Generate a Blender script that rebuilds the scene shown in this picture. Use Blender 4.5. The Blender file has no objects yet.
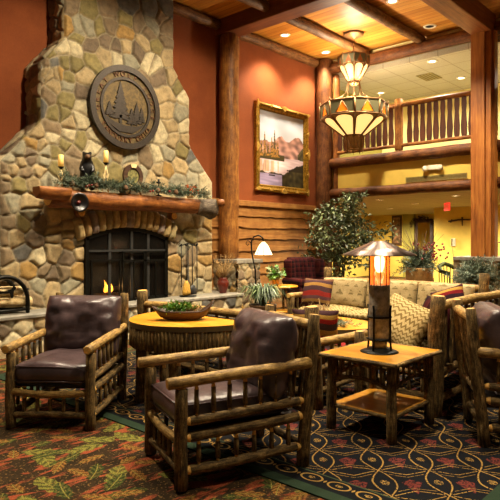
import bpy, bmesh, math, random
import numpy as np
from mathutils import Vector, Matrix, noise
random.seed(7)
PI = math.pi
SC = bpy.context.scene
COL = SC.collection

# ------------------------------------------------------------------ camera, world, exposure, lights
cd = bpy.data.cameras.new('camera'); cam = bpy.data.objects.new('camera', cd); COL.objects.link(cam)
cam.location = (0, 0, 1.40); cam.rotation_euler = (PI/2, 0, math.radians(-47.6))
cd.sensor_width = 36; cd.lens = 41.04; cd.shift_y = -0.018; cd.clip_start = 0.05
SC.camera = cam
SC.view_settings.view_transform = 'Standard'; SC.view_settings.look = 'None'
SC.view_settings.gamma = 1; SC.view_settings.use_curve_mapping = False
SC.view_settings.exposure = 0.0
w = bpy.data.worlds.new('world'); SC.world = w; w.use_nodes = True
w.node_tree.nodes['Background'].inputs[0].default_value = (1.0, 0.80, 0.55, 1)
w.node_tree.nodes['Background'].inputs[1].default_value = 0.07
try:
    SC.cycles.use_denoising = True
    SC.cycles.max_bounces = 6; SC.cycles.sample_clamp_indirect = 4.0
    SC.cycles.caustics_reflective = False; SC.cycles.caustics_refractive = False
except Exception: pass
WARM = (1.0, 0.84, 0.60)
def lamp(kind, loc, power, color=WARM, size=0.1, angle=100, blend=0.6, aim=None):
    l = bpy.data.lights.new('lamp', kind); l.energy = power; l.color = color
    if kind == 'SPOT': l.spot_size = math.radians(angle); l.spot_blend = blend; l.shadow_soft_size = size
    elif kind == 'AREA': l.size = size
    else: l.shadow_soft_size = size
    o = bpy.data.objects.new('lamp', l); COL.objects.link(o); o.location = loc
    if aim is not None:
        d = Vector(aim) - Vector(loc); o.rotation_euler = d.to_track_quat('-Z', 'Y').to_euler()
    return o
CEIL = 5.48
# recessed downlights of the timber ceiling (those in frame get their trims further down), plus an added fill pair
lamp('SPOT', (8.80, 7.10, CEIL-.06), 430, angle=110)
lamp('SPOT', (10.20, 7.10, CEIL-.06), 430, angle=110)
lamp('SPOT', (8.79, 4.75, CEIL-.06), 1000, angle=120)
for x, p in ((4.2, 720), (6.6, 740)): lamp('SPOT', (x, 4.3, CEIL-.06), p, aim=(x-.2, 7.2, 1.9), angle=100, blend=.8)
lamp('SPOT', (1.9, 6.2, CEIL-.06), 480, angle=100)
for (x, y, p) in ((6.4, 4.75, 560), (4.3, 4.85, 760), (6.4, 2.4, 640), (4.3, 2.2, 1050), (2.3, 4.9, 820), (2.0, 2.6, 620), (9.0, 2.4, 900), (8.9, 6.0, 350), (3.0, .6, 500)):  # pair before the last is added, without fixtures, to brighten the yellow balcony front
    lamp('SPOT', (x, y, CEIL-.06), p, angle=105, blend=.7)
# upstairs corridor and lobby under the balcony
for (x, y) in ((10.95, 5.03), (12.5, 5.07), (12.44, 7.03), (12.0, 3.0)):
    lamp('SPOT', (x, y, 4.98), 330, color=(1, .90, .70), angle=150, blend=.8)
for (x, y) in ((12.65, 7.18), (14.66, 7.23), (16.3, 8.9), (12.66, 5.26), (15.3, 5.2), (18.8, 10.0), (12.6, 2.6)):
    lamp('SPOT', (x, y, 2.39), 900, color=(1, .87, .60), angle=165, blend=.8)
# the chandelier's bulbs, open upwards, one cluster in each tier
lamp('POINT', (9.65, 6.05, 3.97), 230, size=.08); lamp('POINT', (9.65, 6.05, 4.93), 100, size=.05)

# ------------------------------------------------------------------ colour + node helpers
def hx(h, k=1.0):
    h = h.lstrip('#'); r = []
    for i in (0, 2, 4):
        c = int(h[i:i+2], 16)/255
        r.append((c/12.92 if c <= .04045 else ((c+.055)/1.055)**2.4)*k)
    return (*r, 1)

class S:                                    # a scalar socket with arithmetic
    nt = None
    def __init__(s, k): s.k = k
    def _m(s, op, o=None, o2=None, rev=False):
        n = S.nt.nodes.new('ShaderNodeMath'); n.operation = op
        a = [s, o] if not rev else [o, s]
        if o2 is not None: a.append(o2)
        for i, q in enumerate(a):
            if q is None: continue
            if isinstance(q, S): S.nt.links.new(q.k, n.inputs[i])
            else: n.inputs[i].default_value = q
        return S(n.outputs[0])
    def __add__(s, o): return s._m('ADD', o)
    __radd__ = __add__
    def __sub__(s, o): return s._m('SUBTRACT', o)
    def __rsub__(s, o): return s._m('SUBTRACT', o, rev=True)
    def __mul__(s, o): return s._m('MULTIPLY', o)
    __rmul__ = __mul__
    def __truediv__(s, o): return s._m('DIVIDE', o)
    def lt(s, o): return s._m('LESS_THAN', o)
    def gt(s, o): return s._m('GREATER_THAN', o)
    def abs(s): return s._m('ABSOLUTE')
    def sin(s): return s._m('SINE')
    def cos(s): return s._m('COSINE')
    def frac(s): return s._m('FRACT')
    def floor(s): return s._m('FLOOR')
    def sqrt(s): return s._m('SQRT')
    def max(s, o): return s._m('MAXIMUM', o)
    def min(s, o): return s._m('MINIMUM', o)
    def clamp(s):
        r = s._m('ADD', 0.0); r.k.node.use_clamp = True; return r

class Mat:
    def __init__(s, name, rough=.6, metal=0, spec=.5):
        s.m = bpy.data.materials.new(name); s.m.use_nodes = True
        s.nt = s.m.node_tree; S.nt = s.nt
        s.b = s.nt.nodes['Principled BSDF']
        s.b.inputs['Roughness'].default_value = rough; s.b.inputs['Metallic'].default_value = metal
        s.b.inputs['Specular IOR Level'].default_value = spec
        s.tc = s.nt.nodes.new('ShaderNodeTexCoord')
    def coord(s, kind='Object', scale=(1, 1, 1), rot=(0, 0, 0), src=None):
        n = s.nt.nodes.new('ShaderNodeMapping'); n.inputs['Scale'].default_value = scale; n.inputs['Rotation'].default_value = rot
        s.nt.links.new(src or s.tc.outputs[kind], n.inputs['Vector']); return n.outputs[0]
    def xyz(s, vec):
        n = s.nt.nodes.new('ShaderNodeSeparateXYZ'); s.nt.links.new(vec, n.inputs[0]); return [S(o) for o in n.outputs]
    def noise(s, vec, scale, detail=4, rough=.6, dist=0):
        n = s.nt.nodes.new('ShaderNodeTexNoise'); n.inputs['Scale'].default_value = scale; n.inputs['Detail'].default_value = detail
        n.inputs['Roughness'].default_value = rough; n.inputs['Distortion'].default_value = dist
        s.nt.links.new(vec, n.inputs['Vector']); return S(n.outputs[0])
    def ramp(s, fac, stops):
        n = s.nt.nodes.new('ShaderNodeValToRGB'); e = n.color_ramp.elements
        while len(e) < len(stops): e.new(.5)
        for q, (p, c) in zip(e, stops): q.position = p; q.color = hx(c) if isinstance(c, str) else c
        s.nt.links.new(fac.k if isinstance(fac, S) else fac, n.inputs[0]); return n.outputs[0]
    def mix(s, fac, a, b, mode='MIX'):
        n = s.nt.nodes.new('ShaderNodeMix'); n.data_type = 'RGBA'; n.blend_type = mode
        for i, q in ((0, fac), (6, a), (7, b)):
            if isinstance(q, S): s.nt.links.new(q.k, n.inputs[i])
            elif isinstance(q, str): n.inputs[i].default_value = hx(q)
            elif isinstance(q, (int, float)): n.inputs[i].default_value = q
            elif isinstance(q, tuple): n.inputs[i].default_value = q
            else: s.nt.links.new(q, n.inputs[i])
        return n.outputs[2]
    def color(s, c):
        if isinstance(c, str): s.b.inputs['Base Color'].default_value = hx(c)
        elif isinstance(c, tuple): s.b.inputs['Base Color'].default_value = c
        else: s.nt.links.new(c, s.b.inputs['Base Color'])
        return s
    def bump(s, h, strength=.3, dist=.01):
        n = s.nt.nodes.new('ShaderNodeBump'); n.inputs['Strength'].default_value = strength; n.inputs['Distance'].default_value = dist
        s.nt.links.new(h.k, n.inputs['Height']); s.nt.links.new(n.outputs[0], s.b.inputs['Normal']); return s
    def emit(s, c, k):
        if isinstance(c, str): s.b.inputs['Emission Color'].default_value = hx(c)
        else: s.nt.links.new(c, s.b.inputs['Emission Color'])
        s.b.inputs['Emission Strength'].default_value = k; return s

def plain(name, c, rough=.6, metal=0, spec=.5, var=.12, scale=30, bump=.1):
    m = Mat(name, rough, metal, spec); v = m.coord(); n = m.noise(v, scale)
    c = hx(c) if isinstance(c, str) else c
    lo = tuple(x*(1-var*1.6) for x in c[:3])+(1,); hi = tuple(min(1, x*(1+var*1.6)) for x in c[:3])+(1,)
    m.color(m.ramp(n, [(.3, lo), (.7, hi)]))
    if bump: m.bump(n, bump, .004)
    return m.m
def bark(name, stops, rough=.8, k=1.0, bump=.6):
    m = Mat(name, rough, 0, .25)
    a = m.noise(m.coord('UV', (70*k, 11*k, 1)), 1, 5, .7, .4); b = m.noise(m.coord('UV', (12*k, 14*k, 1)), 1, 4); c = m.noise(m.coord('UV', (160*k, 90*k, 1)), 1, 2)
    m.color(m.ramp((a*.55+b*.30+c*.15-.5)*1.6+.5, stops)); m.bump(a, bump, .006); return m.m
def grain(name, stops, axis=0, rough=.5, fine=26, long=1.6, spec=.4, kind='Object', bump=.08):
    m = Mat(name, rough, 0, spec); sc = [fine]*3; sc[axis] = long
    a = m.noise(m.coord(kind, tuple(sc)), 1, 5, .6, .6); b = m.noise(m.coord(kind), 3.0, 2)
    m.color(m.ramp(a*.7+b*.3, stops)); m.bump(a, bump, .003); return m.m

M = {}
M['bark'] = bark('hickory_bark', [(.28, '#17110a'), (.44, '#4a3a20'), (.60, '#7f653a'), (.76, '#c9a96e')])
M['bark_worn'] = bark('hickory_worn', [(.28, '#3f2f18'), (.46, '#85683a'), (.62, '#bb9654'), (.78, '#e3c481')], .55)
M['bark_dark'] = bark('dark_bark', [(.3, '#1a130d'), (.5, '#3c2c1c'), (.7, '#5f4a31'), (.85, '#8a7350')])
M['cut'] = plain('cut_wood_end', '#d3a250', .6, var=.2, scale=60)
M['log'] = bark('peeled_log', [(.28, '#4a2c14'), (.46, '#7a4c22'), (.62, '#9a672e'), (.8, '#b98646')], .5, .35, .25)
M['log_ceiling'] = bark('ceiling_log', [(.28, '#2a180b'), (.46, '#5c3a1c'), (.62, '#7d5730'), (.82, '#a98656')], .6, .4, .3)
M['log_red'] = bark('reddish_log', [(.28, '#2f190c'), (.46, '#573218'), (.62, '#724722'), (.82, '#936837')], .6, .4, .3)
M['beam'] = grain('red_brown_beam', [(.3, '#4a2613'), (.5, '#6a381a'), (.75, '#875227')], 1)
M['beam_x'] = grain('brown_beam', [(.3, '#5a2c0e'), (.5, '#7e4418'), (.75, '#a0602a')], 0)
M['column'] = grain('column_timber', [(.3, '#6a3a14'), (.5, '#985a22'), (.75, '#b87c36')], 2)
M['mantel'] = bark('mantel_wood', [(.28, '#422412'), (.46, '#71421e'), (.64, '#945d2c'), (.82, '#b5844c')], .5, .3, .15)
M['top'] = grain('honey_table_top', [(.3, '#b06d14'), (.5, '#d6932a'), (.72, '#e7b04a')], 1, .28, 14, 1.5)
M['iron'] = plain('black_iron', '#15140f', .45, .7, .5, .2)
M['iron_grey'] = plain('grey_iron', '#3b3b3a', .5, .6, .5, .15)
M['bronze'] = plain('dark_bronze', '#3f3831', .5, .6, .5, .2, 40, .2)
M['bronze_back'] = plain('bronze_relief_back', '#5f4d2a', .6, .3, .5, .35, 25, .3)
M['bronze_letter'] = plain('bronze_lettering', '#5d3d24', .5, .4, .5, .25)
M['white'] = plain('white_paint', '#d8cfb8', .6, var=.04)
M['trim_white'] = plain('downlight_trim', '#e8dcc0', .4, var=.03)
M['candle'] = Mat('candle_wax', .5).color('#f0cf85').emit('#f2a83a', .45).m
M['antler'] = plain('antler', '#d9c08a', .5, var=.15)
M['black'] = plain('black_gloss', '#0d0c0c', .3, 0, .5, .2, 50, .2)
M['maroon'] = plain('maroon_ceramic', '#5a1f14', .3, var=.25)
M['terracotta'] = plain('terracotta', '#ad8248', .7, var=.15)
M['basket'] = plain('basket_weave', '#5d4224', .8, var=.3, scale=60, bump=.5)
M['soil'] = plain('soil', '#1d140c', .95)
M['leaf'] = plain('ficus_leaf', '#434d2c', .45, var=.3, scale=6)
M['leaf_light'] = plain('pale_leaf', '#76855a', .45, var=.3, scale=8)
M['leaf_bright'] = plain('bright_leaf', '#5c8a2c', .45, var=.3, scale=8)
M['fern'] = plain('fern_leaf', '#3f5230', .5, var=.35, scale=10)
M['needle'] = plain('pine_needle', '#3d4a33', .6, var=.35, scale=14)
M['needle_blue'] = plain('blue_spruce_needle', '#6e7c68', .6, var=.3, scale=14)
M['berry'] = plain('red_berry', '#7c1a14', .35)
M['cone'] = plain('pine_cone', '#5c4026', .8, var=.3, scale=50)
M['grass_dry'] = plain('dried_grass', '#9a7a48', .8, var=.25)
M['twig'] = plain('twig', '#4a3520', .8, var=.2)
M['gilt'] = plain('gilt_frame', '#9a7426', .35, .75, .5, .35, 30, .3)
M['gilt_light'] = plain('gilt_highlight', '#d9b65c', .3, .7, .5, .2)
M['bowl'] = grain('dough_bowl_wood', [(.3, '#20150c'), (.5, '#40291a'), (.75, '#654a2e')], 0, .5)
M['grille'] = plain('grey_grille', '#8a7a44', .5)
M['grille_dark'] = plain('grille_slots', '#5a4d2c', .7)
M['glass_white'] = Mat('opal_glass', .3).color('#f3dca8').emit('#ffcf7c', 1.25).m
M['amber'] = Mat('amber_glass', .3).color('#d0701c').emit('#ff7a14', .75).m
M['stain_grey'] = Mat('grey_art_glass', .35).color('#57543c').emit('#b09a60', .06).m
M['lamp_disc'] = Mat('downlight_bulb', .3).color('#fff4dc').emit('#ffe9bb', 9).m
M['lamp_shade'] = Mat('lit_shade', .5).color('#fff2d6').emit('#ffdf9e', 2.4).m
M['flame'] = Mat('flame', .5).color('#ffb04a').emit('#ff9a2e', 7).m
M['ember'] = Mat('ember', .8).color('#3a1408').emit('#ff4a10', .5).m
M['exit'] = Mat('exit_red', .4).color('#c4281c').emit('#ff4630', .9).m

def leather():
    m = Mat('brown_leather', .30, 0, .6); v = m.coord(); n = m.noise(v, 6, 4); c = m.noise(v, 160, 2)
    m.color(m.ramp(n, [(.3, '#332728'), (.55, '#4c3c3d'), (.8, '#675556')])); m.bump(n*.6+c*.1, .45, .02); return m.m
M['leather'] = leather()
M['leather_panel'] = plain('dark_leather_panel', '#170e0c', .5)

def red_wall():
    m = Mat('red_plaster', .85, 0, .2); v = m.coord(); n = m.noise(v, 2.2, 5); c = m.noise(v, 45, 3)
    m.color(m.ramp(n*.6+c*.4, [(.3, '#733a1e'), (.55, '#854623'), (.8, '#94512b')])); m.bump(c, .12, .004); return m.m
M['red'] = red_wall()
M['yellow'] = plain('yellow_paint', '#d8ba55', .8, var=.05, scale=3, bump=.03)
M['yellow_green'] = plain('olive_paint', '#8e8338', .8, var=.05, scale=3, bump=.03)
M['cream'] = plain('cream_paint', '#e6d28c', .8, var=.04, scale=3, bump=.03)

def plank_ceiling():
    m = Mat('plank_ceiling', .55, 0, .3); x, y, z = m.xyz(m.coord())
    row = (x/.14); idx = row.floor(); f = row.frac()
    nv = m.noise(m.coord('Object', (16, 1.0, 1)), 1, 5, .6, .5)
    rnd = (idx*12.9898).sin()*43758.5; rnd = rnd.frac().abs()
    gap = f.lt(.06)
    c = m.ramp(nv*.62+rnd*.3, [(.25, '#9c5f1c'), (.45, '#b97a2a'), (.7, '#cf9845')])
    m.color(m.mix(gap, c, '#7a430e')); m.bump(f, .08, .004); return m.m
M['ceiling'] = plank_ceiling()
def tile_ceiling():
    m = Mat('acoustic_tile', .85, 0, .1); x, y, z = m.xyz(m.coord())
    g = (x/.6).frac().lt(.03).max((y/.6).frac().lt(.03)); n = m.noise(m.coord(), 60, 2)
    m.color(m.mix(g, m.ramp(n, [(.3, '#a39a80'), (.7, '#b5ac92')]), '#8c846c')); return m.m
M['tiles'] = tile_ceiling()
def siding():
    m = Mat('wavy_siding', .55, 0, .35); a = m.noise(m.coord('Object', (1.4, 20, 22)), 1, 5, .65, .8); b = m.noise(m.coord(), 5, 3)
    m.color(m.ramp(a*.6+b*.4, [(.28, '#633d1c'), (.5, '#976632'), (.75, '#bb8c4e')])); m.bump(a, .12, .004); return m.m
M['siding'] = siding()

def stone_mat(attr='stone'):
    m = Mat('field_stone', .75, 0, .3); at = m.nt.nodes.new('ShaderNodeAttribute'); at.attribute_name = attr
    v = m.coord(); n = m.noise(v, 13, 6, .7); c = m.noise(v, 60, 3)
    col = m.mix(1.0, at.outputs['Color'], m.ramp(n, [(.25, (.50, .48, .44, 1)), (.5, (.92, .92, .92, 1)), (.75, (1.35, 1.3, 1.2, 1))]), 'MULTIPLY')
    m.color(col); m.bump(n*.7+c*.3, .5, .02); return m.m
M['stone'] = stone_mat()
M['slab'] = plain('hearth_slab', '#7b766a', .6, var=.2, scale=9, bump=.4)
M['soot'] = plain('soot_brick', '#14100d', .9, var=.3, scale=12)

def leaf_carpet():
    m = Mat('leaf_carpet', .95, 0, .05)
    base = m.coord('Object'); n = m.noise(base, 9, 4); fine = m.noise(base, 130, 2); streak = m.noise(m.coord('Object', (3.5, 12, 1), (0, 0, .5)), 1, 3, .5, 1.0)
    col = m.ramp(n*.5+fine*.5, [(.3, '#17150e'), (.5, '#2c2216'), (.7, '#40301f')])
    col = m.mix(((streak-.53)*14).clamp()*.95, col, m.ramp(fine, [(.35, '#652d1c'), (.65, '#9c4f32')]))
    for sc, off, colr, gate in ((2.6, 0.0, ('#434320', '#7c7a36'), .2), (3.4, 3.7, ('#232c18', '#474f24'), .3), (4.3, 8.1, ('#533216', '#8a6230'), .45)):
        vo = m.nt.nodes.new('ShaderNodeTexVoronoi'); vo.inputs['Scale'].default_value = sc; vo.voronoi_dimensions = '2D'
        mp = m.nt.nodes.new('ShaderNodeMapping'); mp.inputs['Location'].default_value = (off, off*.7, 0); m.nt.links.new(m.tc.outputs['Object'], mp.inputs[0])
        m.nt.links.new(mp.outputs[0], vo.inputs['Vector'])
        px, py, _ = m.xyz(mp.outputs[0]); qx, qy, _ = m.xyz(vo.outputs['Position']); r, g, b = m.xyz(vo.outputs['Color'])
        dx = (px-qx)*sc; dy = (py-qy)*sc; a = r*6.283; ca = a.cos(); sa = a.sin()
        u = dx*ca+dy*sa; w_ = dy*ca-dx*sa; w_ = w_+(u*u*.6)*(g-.5)
        jag = ((u*30+w_.abs()*26).sin()*.035)
        mask = ((u/.46)*(u/.46)+((w_+jag*.5)/.17)*((w_+jag*.5)/.17)+jag).lt(.82)*b.gt(gate)
        vein = (u*34-w_.abs()*40).sin()*.5+.5
        lc = m.mix(vein, colr[0], colr[1]); lc = m.mix(w_.abs().lt(.012), lc, '#7d7438')
        col = m.mix(mask*.92, col, m.mix(fine.gt(.56), lc, '#22220f'))
    speck = m.noise(base, 55, 1).gt(.64)
    col = m.mix(speck*.7, col, '#7a5c30')
    m.color(col); m.bump(fine, .3, .004); return m.m
M['leaf_carpet'] = leaf_carpet()

def rug_mat():
    m = Mat('navy_rug', .95, 0, .05); x, y, z = m.xyz(m.coord())
    lat = x*.674-y*.738; dep = x*.738+y*.674
    fine = m.noise(m.coord(), 160, 2); wob = (m.noise(m.coord(), 5, 2)-.5)*.05
    lat = lat+wob*.6; dep = dep+wob*.6
    P = .345
    def chains(l, d, off):
        lm = ((l+off)/.31).frac()*.31-.155
        ph = d*(PI/P)
        s1 = ph.sin().abs()*.066
        w1 = (lm.abs()-s1).abs().lt(.0050)
        dm = (d/P).frac()*P-.5*P            # crossings sit at |dm| = P/2
        e = (P*.5-dm.abs())                # distance from the crossing
        zig = (e-(lm.abs()*.42)).abs().lt(.0038)*lm.abs().gt(.02)
        zig2 = (e-(lm.abs()*.42+.035)).abs().lt(.003)*lm.abs().gt(.05)
        inner = (lm*lm+dm*dm*.55).sqrt().lt(.026)*fine.gt(.5)
        dia = ((lm.abs()-.155).abs()*.9+dm.abs()*.8)
        mar = (dia+dm*.45).lt(.052)*m.noise(m.coord(), 75, 2).gt(.46)
        return w1.max(zig).max(zig2*.8).max(inner), mar
    gold, mar = chains(lat, dep, 0.0)
    body = m.mix(mar, m.mix(fine, '#0b0c10', '#1a1a1c'), '#5c2a24')
    body = m.mix(gold*.85*m.noise(m.coord(), 85, 2).gt(.42), body, m.mix(fine, '#7c5c2a', '#b08c4c'))
    # border: a chain of ovals along each straight edge
    ex = (x-RUG[0]).min(RUG[1]-x); ey = (y-RUG[2]).min(RUG[3]-y); e = ex
    along = y
    bm = (along/.19).frac()-.5; bl = (e-.175)
    ov = ((bm*.19)*(bm*.19)/(.070*.070)+bl*bl/(.045*.045)).sqrt()
    og = (ov-1).abs().lt(.10).max(ov.lt(.35)*fine.gt(.5)).max(((bm.abs()-.5).abs()*.19+bl.abs()*.5).lt(.010))
    bcol = m.mix(fine, '#0b0d10', '#191b1c'); bcol = m.mix(og*.85, bcol, m.mix(fine, '#7c5c2a', '#b08c4c'))
    bcol = m.mix((e-.245).abs().lt(.006), bcol, '#3a4430')
    body = m.mix(e.lt(.25), body, bcol)
    body = m.mix(e.min(ey).lt(.085), body, m.mix(fine, '#1f2b20', '#2c3a2b'))
    m.color(body); m.bump(fine, .3, .004); return m.m
RUG = (2.55, 7.9, 1.06, 5.95)
M['rug'] = rug_mat()
def stripes(name, cols, rough=.9, n=8.0, axis=1, wave=.02):
    m = Mat(name, rough, 0, .1); u, v, _ = m.xyz(m.coord('UV')); k = (u, v)[axis]; o = (v, u)[axis]
    f = ((k+(o*9).sin()*wave)*1.0).clamp(); N = len(cols)
    r = m.nt.nodes.new('ShaderNodeValToRGB'); r.color_ramp.interpolation = 'CONSTANT'; e = r.color_ramp.elements
    while len(e) < N: e.new(.5)
    for i, c in enumerate(cols): e[i].position = i/N; e[i].color = hx(c)
    m.nt.links.new(f.k, r.inputs[0]); fine = m.noise(m.coord(), 140, 2)
    m.color(m.mix(.5, r.outputs[0], m.ramp(fine, [(.3, '#3a3a3a'), (.7, '#ffffff')]), 'MULTIPLY')); m.bump(fine, .3, .003); return m.m
M['stripe_red'] = stripes('red_blanket_stripe', ['#4a2a22', '#8e2420', '#8e2420', '#9c7434', '#43302e', '#8e2420', '#b58e44', '#3c2426'])
M['stripe_brown'] = stripes('brown_blanket_stripe', ['#4a3030', '#8f6a3a', '#5c3b3c', '#8c2a22', '#4d3436', '#a87d42', '#50363a', '#6d4a34'])
M['stripe_diag'] = stripes('diagonal_blanket_stripe', ['#7c1f22', '#3a2228', '#8c2424', '#b58a40', '#33202a', '#7c1f22', '#b58a40', '#402028'], wave=.01)
def plaid():
    m = Mat('red_plaid', .95, 0, .1); u, v, w_ = m.xyz(m.coord()); f = m.noise(m.coord(), 120, 2)
    a = (u/.09).frac().lt(.45); b = (w_/.09).frac().lt(.45); c1 = (u/.09).frac().gt(.9).max((w_/.09).frac().gt(.9))
    c = m.mix((a+b)*.5, '#401416', '#160b0e'); c = m.mix(c1*.5, c, '#5c2c22'); m.color(m.mix(f*.4, c, '#1c0c0e')); m.bump(f, .2, .003); return m.m
M['plaid'] = plaid()
def tapestry():
    m = Mat('cream_tapestry', .95, 0, .1); u, v, _ = m.xyz(m.coord('UV')); f = m.noise(m.coord(), 110, 2); g = m.noise(m.coord(), 11, 3)
    row = (v*5).floor(); du = (u*5+row*.5).frac()-.5; dv = (v*5).frac()
    tree = (du.abs()*2.0+(dv-.15)).lt(.68)*dv.gt(.18)*((dv*20).sin()*.3+g).gt(.35)
    c = m.ramp(g*.5+f*.5, [(.3, '#83704a'), (.7, '#b3a077')]); c = m.mix(tree*.8, c, '#5f5130')
    m.color(c); m.bump(f, .3, .003); return m.m
M['tapestry'] = tapestry()
def zigzag():
    m = Mat('cream_zigzag', .95, 0, .1); u, v, _ = m.xyz(m.coord('UV')); f = m.noise(m.coord(), 110, 2)
    tri = ((u*12).frac()-.5).abs()*.10; k = ((v+tri)*11).frac()
    c = m.mix(k.lt(.42), m.ramp(f, [(.3, '#8f7c50'), (.7, '#b7a374')]), m.ramp(f, [(.3, '#5c4a28'), (.7, '#7d683c')]))
    m.color(c); m.bump(f, .3, .003); return m.m
M['zigzag'] = zigzag()
def copper():
    m = Mat('streaked_copper', .3, .85, .5); n = m.noise(m.coord('UV', (14, 1, 1)), 1, 3)
    m.color(m.ramp(n, [(.35, '#3a2a22'), (.5, '#6e5a50'), (.65, '#b8aea6')])); return m.m
M['copper'] = copper()
def vcol(name, rough=.5, spec=.3):
    m = Mat(name, rough, 0, spec); at = m.nt.nodes.new('ShaderNodeAttribute'); at.attribute_name = 'paint'; m.color(at.outputs['Color']); return m.m
M['canvas'] = vcol('oil_on_canvas')

# ------------------------------------------------------------------ mesh helpers
class MB:
    def __init__(s): s.v = []; s.f = []; s.m = []; s.uv = []; s.sm = []
    def add(s, vs, fs, mi=0, uvs=None, smooth=True, T=None):
        b = len(s.v)
        if T is not None: vs = [T @ Vector(p) for p in vs]
        s.v.extend([tuple(p) for p in vs])
        for k, f in enumerate(fs):
            s.f.append([b+i for i in f]); s.m.append(mi); s.sm.append(smooth)
            s.uv.extend(uvs[k] if uvs else [(0, 0)]*len(f))
        return s
    def log(s, a, b, r0, r1=None, seg=10, mi=0, cap=1, wob=.06, bend=None, ring=.12, knots=0):
        a, b = Vector(a), Vector(b); r1 = r0 if r1 is None else r1
        d = b-a; L = d.length; z = d.normalized(); x = z.orthogonal().normalized(); y = z.cross(x)
        n = max(2, min(26, int(L/ring)+1)); ph = random.random()*50; vs = []; fs = []; uvs = []
        bd = Vector(bend) if bend else Vector((0, 0, 0))
        stations = [(0, .80)]+[(min(L*.25, r0*.18)/L, 1)]+[(i/n, 1) for i in range(1, n)]+[(1-min(L*.25, r1*.18)/L, 1)]+[(1, .80)]
        u0 = random.random()*9
        for (t, k) in stations:
            r = (r0+(r1-r0)*t)*k
            c = a+d*t+bd*(4*t*(1-t))
            c = c+(x*noise.noise((ph, t*L*2.2, 0))+y*noise.noise((ph, t*L*2.2, 9)))*r0*wob*4
            for j in range(seg):
                an = 2*PI*j/seg
                rr = r*(1+wob*1.4*noise.noise((math.cos(an)*1.2+ph, math.sin(an)*1.2, t*L*5)))
                vs.append(c+(x*math.cos(an)+y*math.sin(an))*rr)
        m = len(stations)
        for i in range(m-1):
            for j in range(seg):
                k = (j+1) % seg; fs.append((i*seg+j, i*seg+k, (i+1)*seg+k, (i+1)*seg+j))
                t0, t1 = stations[i][0]*L, stations[i+1][0]*L; c = 2*PI*r0
                q0, q1 = u0+c*j/seg, u0+c*(j+1)/seg
                uvs.append([(q0, t0), (q1, t0), (q1, t1), (q0, t1)])
        s.add(vs, fs, mi, uvs)
        e0 = [vs[j] for j in range(seg)][::-1]; e1 = [vs[(m-1)*seg+j] for j in range(seg)]
        for e in (e0, e1): s.add(e, [tuple(range(seg))], cap, None, False)
        return s
    def tube(s, pts, r, seg=8, mi=0, r1=None, caps=True):
        pts = [Vector(p) for p in pts]; n = len(pts); vs = []; fs = []
        up = None
        for i, p in enumerate(pts):
            t = (pts[min(i+1, n-1)]-pts[max(i-1, 0)]).normalized()
            if up is None: up = t.orthogonal().normalized()
            up = (up-t*up.dot(t)); up = up.normalized() if up.length > 1e-6 else t.orthogonal().normalized()
            y = t.cross(up); rr = r if r1 is None else r+(r1-r)*i/(n-1)
            for j in range(seg): vs.append(p+(up*math.cos(2*PI*j/seg)+y*math.sin(2*PI*j/seg))*rr)
        uvs = []
        for i in range(n-1):
            for j in range(seg):
                k = (j+1) % seg; fs.append((i*seg+j, i*seg+k, (i+1)*seg+k, (i+1)*seg+j)); uvs.append([(j/seg, i*.1), ((j+1)/seg, i*.1), ((j+1)/seg, i*.1+.1), (j/seg, i*.1+.1)])
        if caps: fs += [tuple(range(seg))[::-1], tuple((n-1)*seg+j for j in range(seg))]; uvs += [[(0, 0)]*seg]*2
        return s.add(vs, fs, mi, uvs)
    def lathe(s, prof, c=(0, 0, 0), seg=24, mi=0, sx=1, sy=1, T=None, smooth=True):
        vs = []; fs = []; uvs = []; n = len(prof); c = Vector(c)
        for (r, z) in prof:
            for j in range(seg): vs.append(c+Vector((r*sx*math.cos(2*PI*j/seg), r*sy*math.sin(2*PI*j/seg), z)))
        for i in range(n-1):
            for j in range(seg):
                k = (j+1) % seg; fs.append((i*seg+j, i*seg+k, (i+1)*seg+k, (i+1)*seg+j))
                uvs.append([(j/seg, i/n), ((j+1)/seg, i/n), ((j+1)/seg, (i+1)/n), (j/seg, (i+1)/n)])
        if prof[0][0] > 1e-5: fs.append(tuple(range(seg))[::-1]); uvs.append([(0, 0)]*seg)
        if prof[-1][0] > 1e-5: fs.append(tuple((n-1)*seg+j for j in range(seg))); uvs.append([(0, 0)]*seg)
        return s.add(vs, fs, mi, uvs, smooth, T)
    def box(s, lo, hi, mi=0, bev=.0, T=None, smooth=False):
        (x0, y0, z0), (x1, y1, z1) = lo, hi
        if bev <= 0:
            vs = [(x, y, z) for z in (z0, z1) for y in (y0, y1) for x in (x0, x1)]
            fs = [(0, 2, 3, 1), (4, 5, 7, 6), (0, 1, 5, 4), (2, 6, 7, 3), (0, 4, 6, 2), (1, 3, 7, 5)]
            return s.add(vs, fs, mi, None, smooth, T)
        bm = bmesh.new(); bmesh.ops.create_cube(bm, size=1)
        for v in bm.verts: v.co = Vector((x0+(v.co.x+.5)*(x1-x0), y0+(v.co.y+.5)*(y1-y0), z0+(v.co.z+.5)*(z1-z0)))
        bmesh.ops.bevel(bm, geom=list(bm.edges), offset=bev, segments=2, affect='EDGES', profile=.6)
        bm.verts.index_update(); vs = [v.co.copy() for v in bm.verts]; fs = [[v.index for v in f.verts] for f in bm.faces]; bm.free()
        return s.add(vs, fs, mi, None, smooth, T)
    def prism(s, poly, o, ax, ay, az, depth, mi=0, smooth=False, mi_side=None):     # polygon in (ax,ay) at o, extruded along az
        o, ax, ay, az = map(Vector, (o, ax, ay, az)); n = len(poly)
        vs = [o+ax*p+ay*q for (p, q) in poly]+[o+ax*p+ay*q+az*depth for (p, q) in poly]
        s.add(vs, [tuple(range(n))[::-1], tuple(range(n, 2*n))], mi, None, smooth)
        return s.add(vs, [(i, (i+1) % n, n+(i+1) % n, n+i) for i in range(n)], mi if mi_side is None else mi_side, None, smooth)
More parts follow.
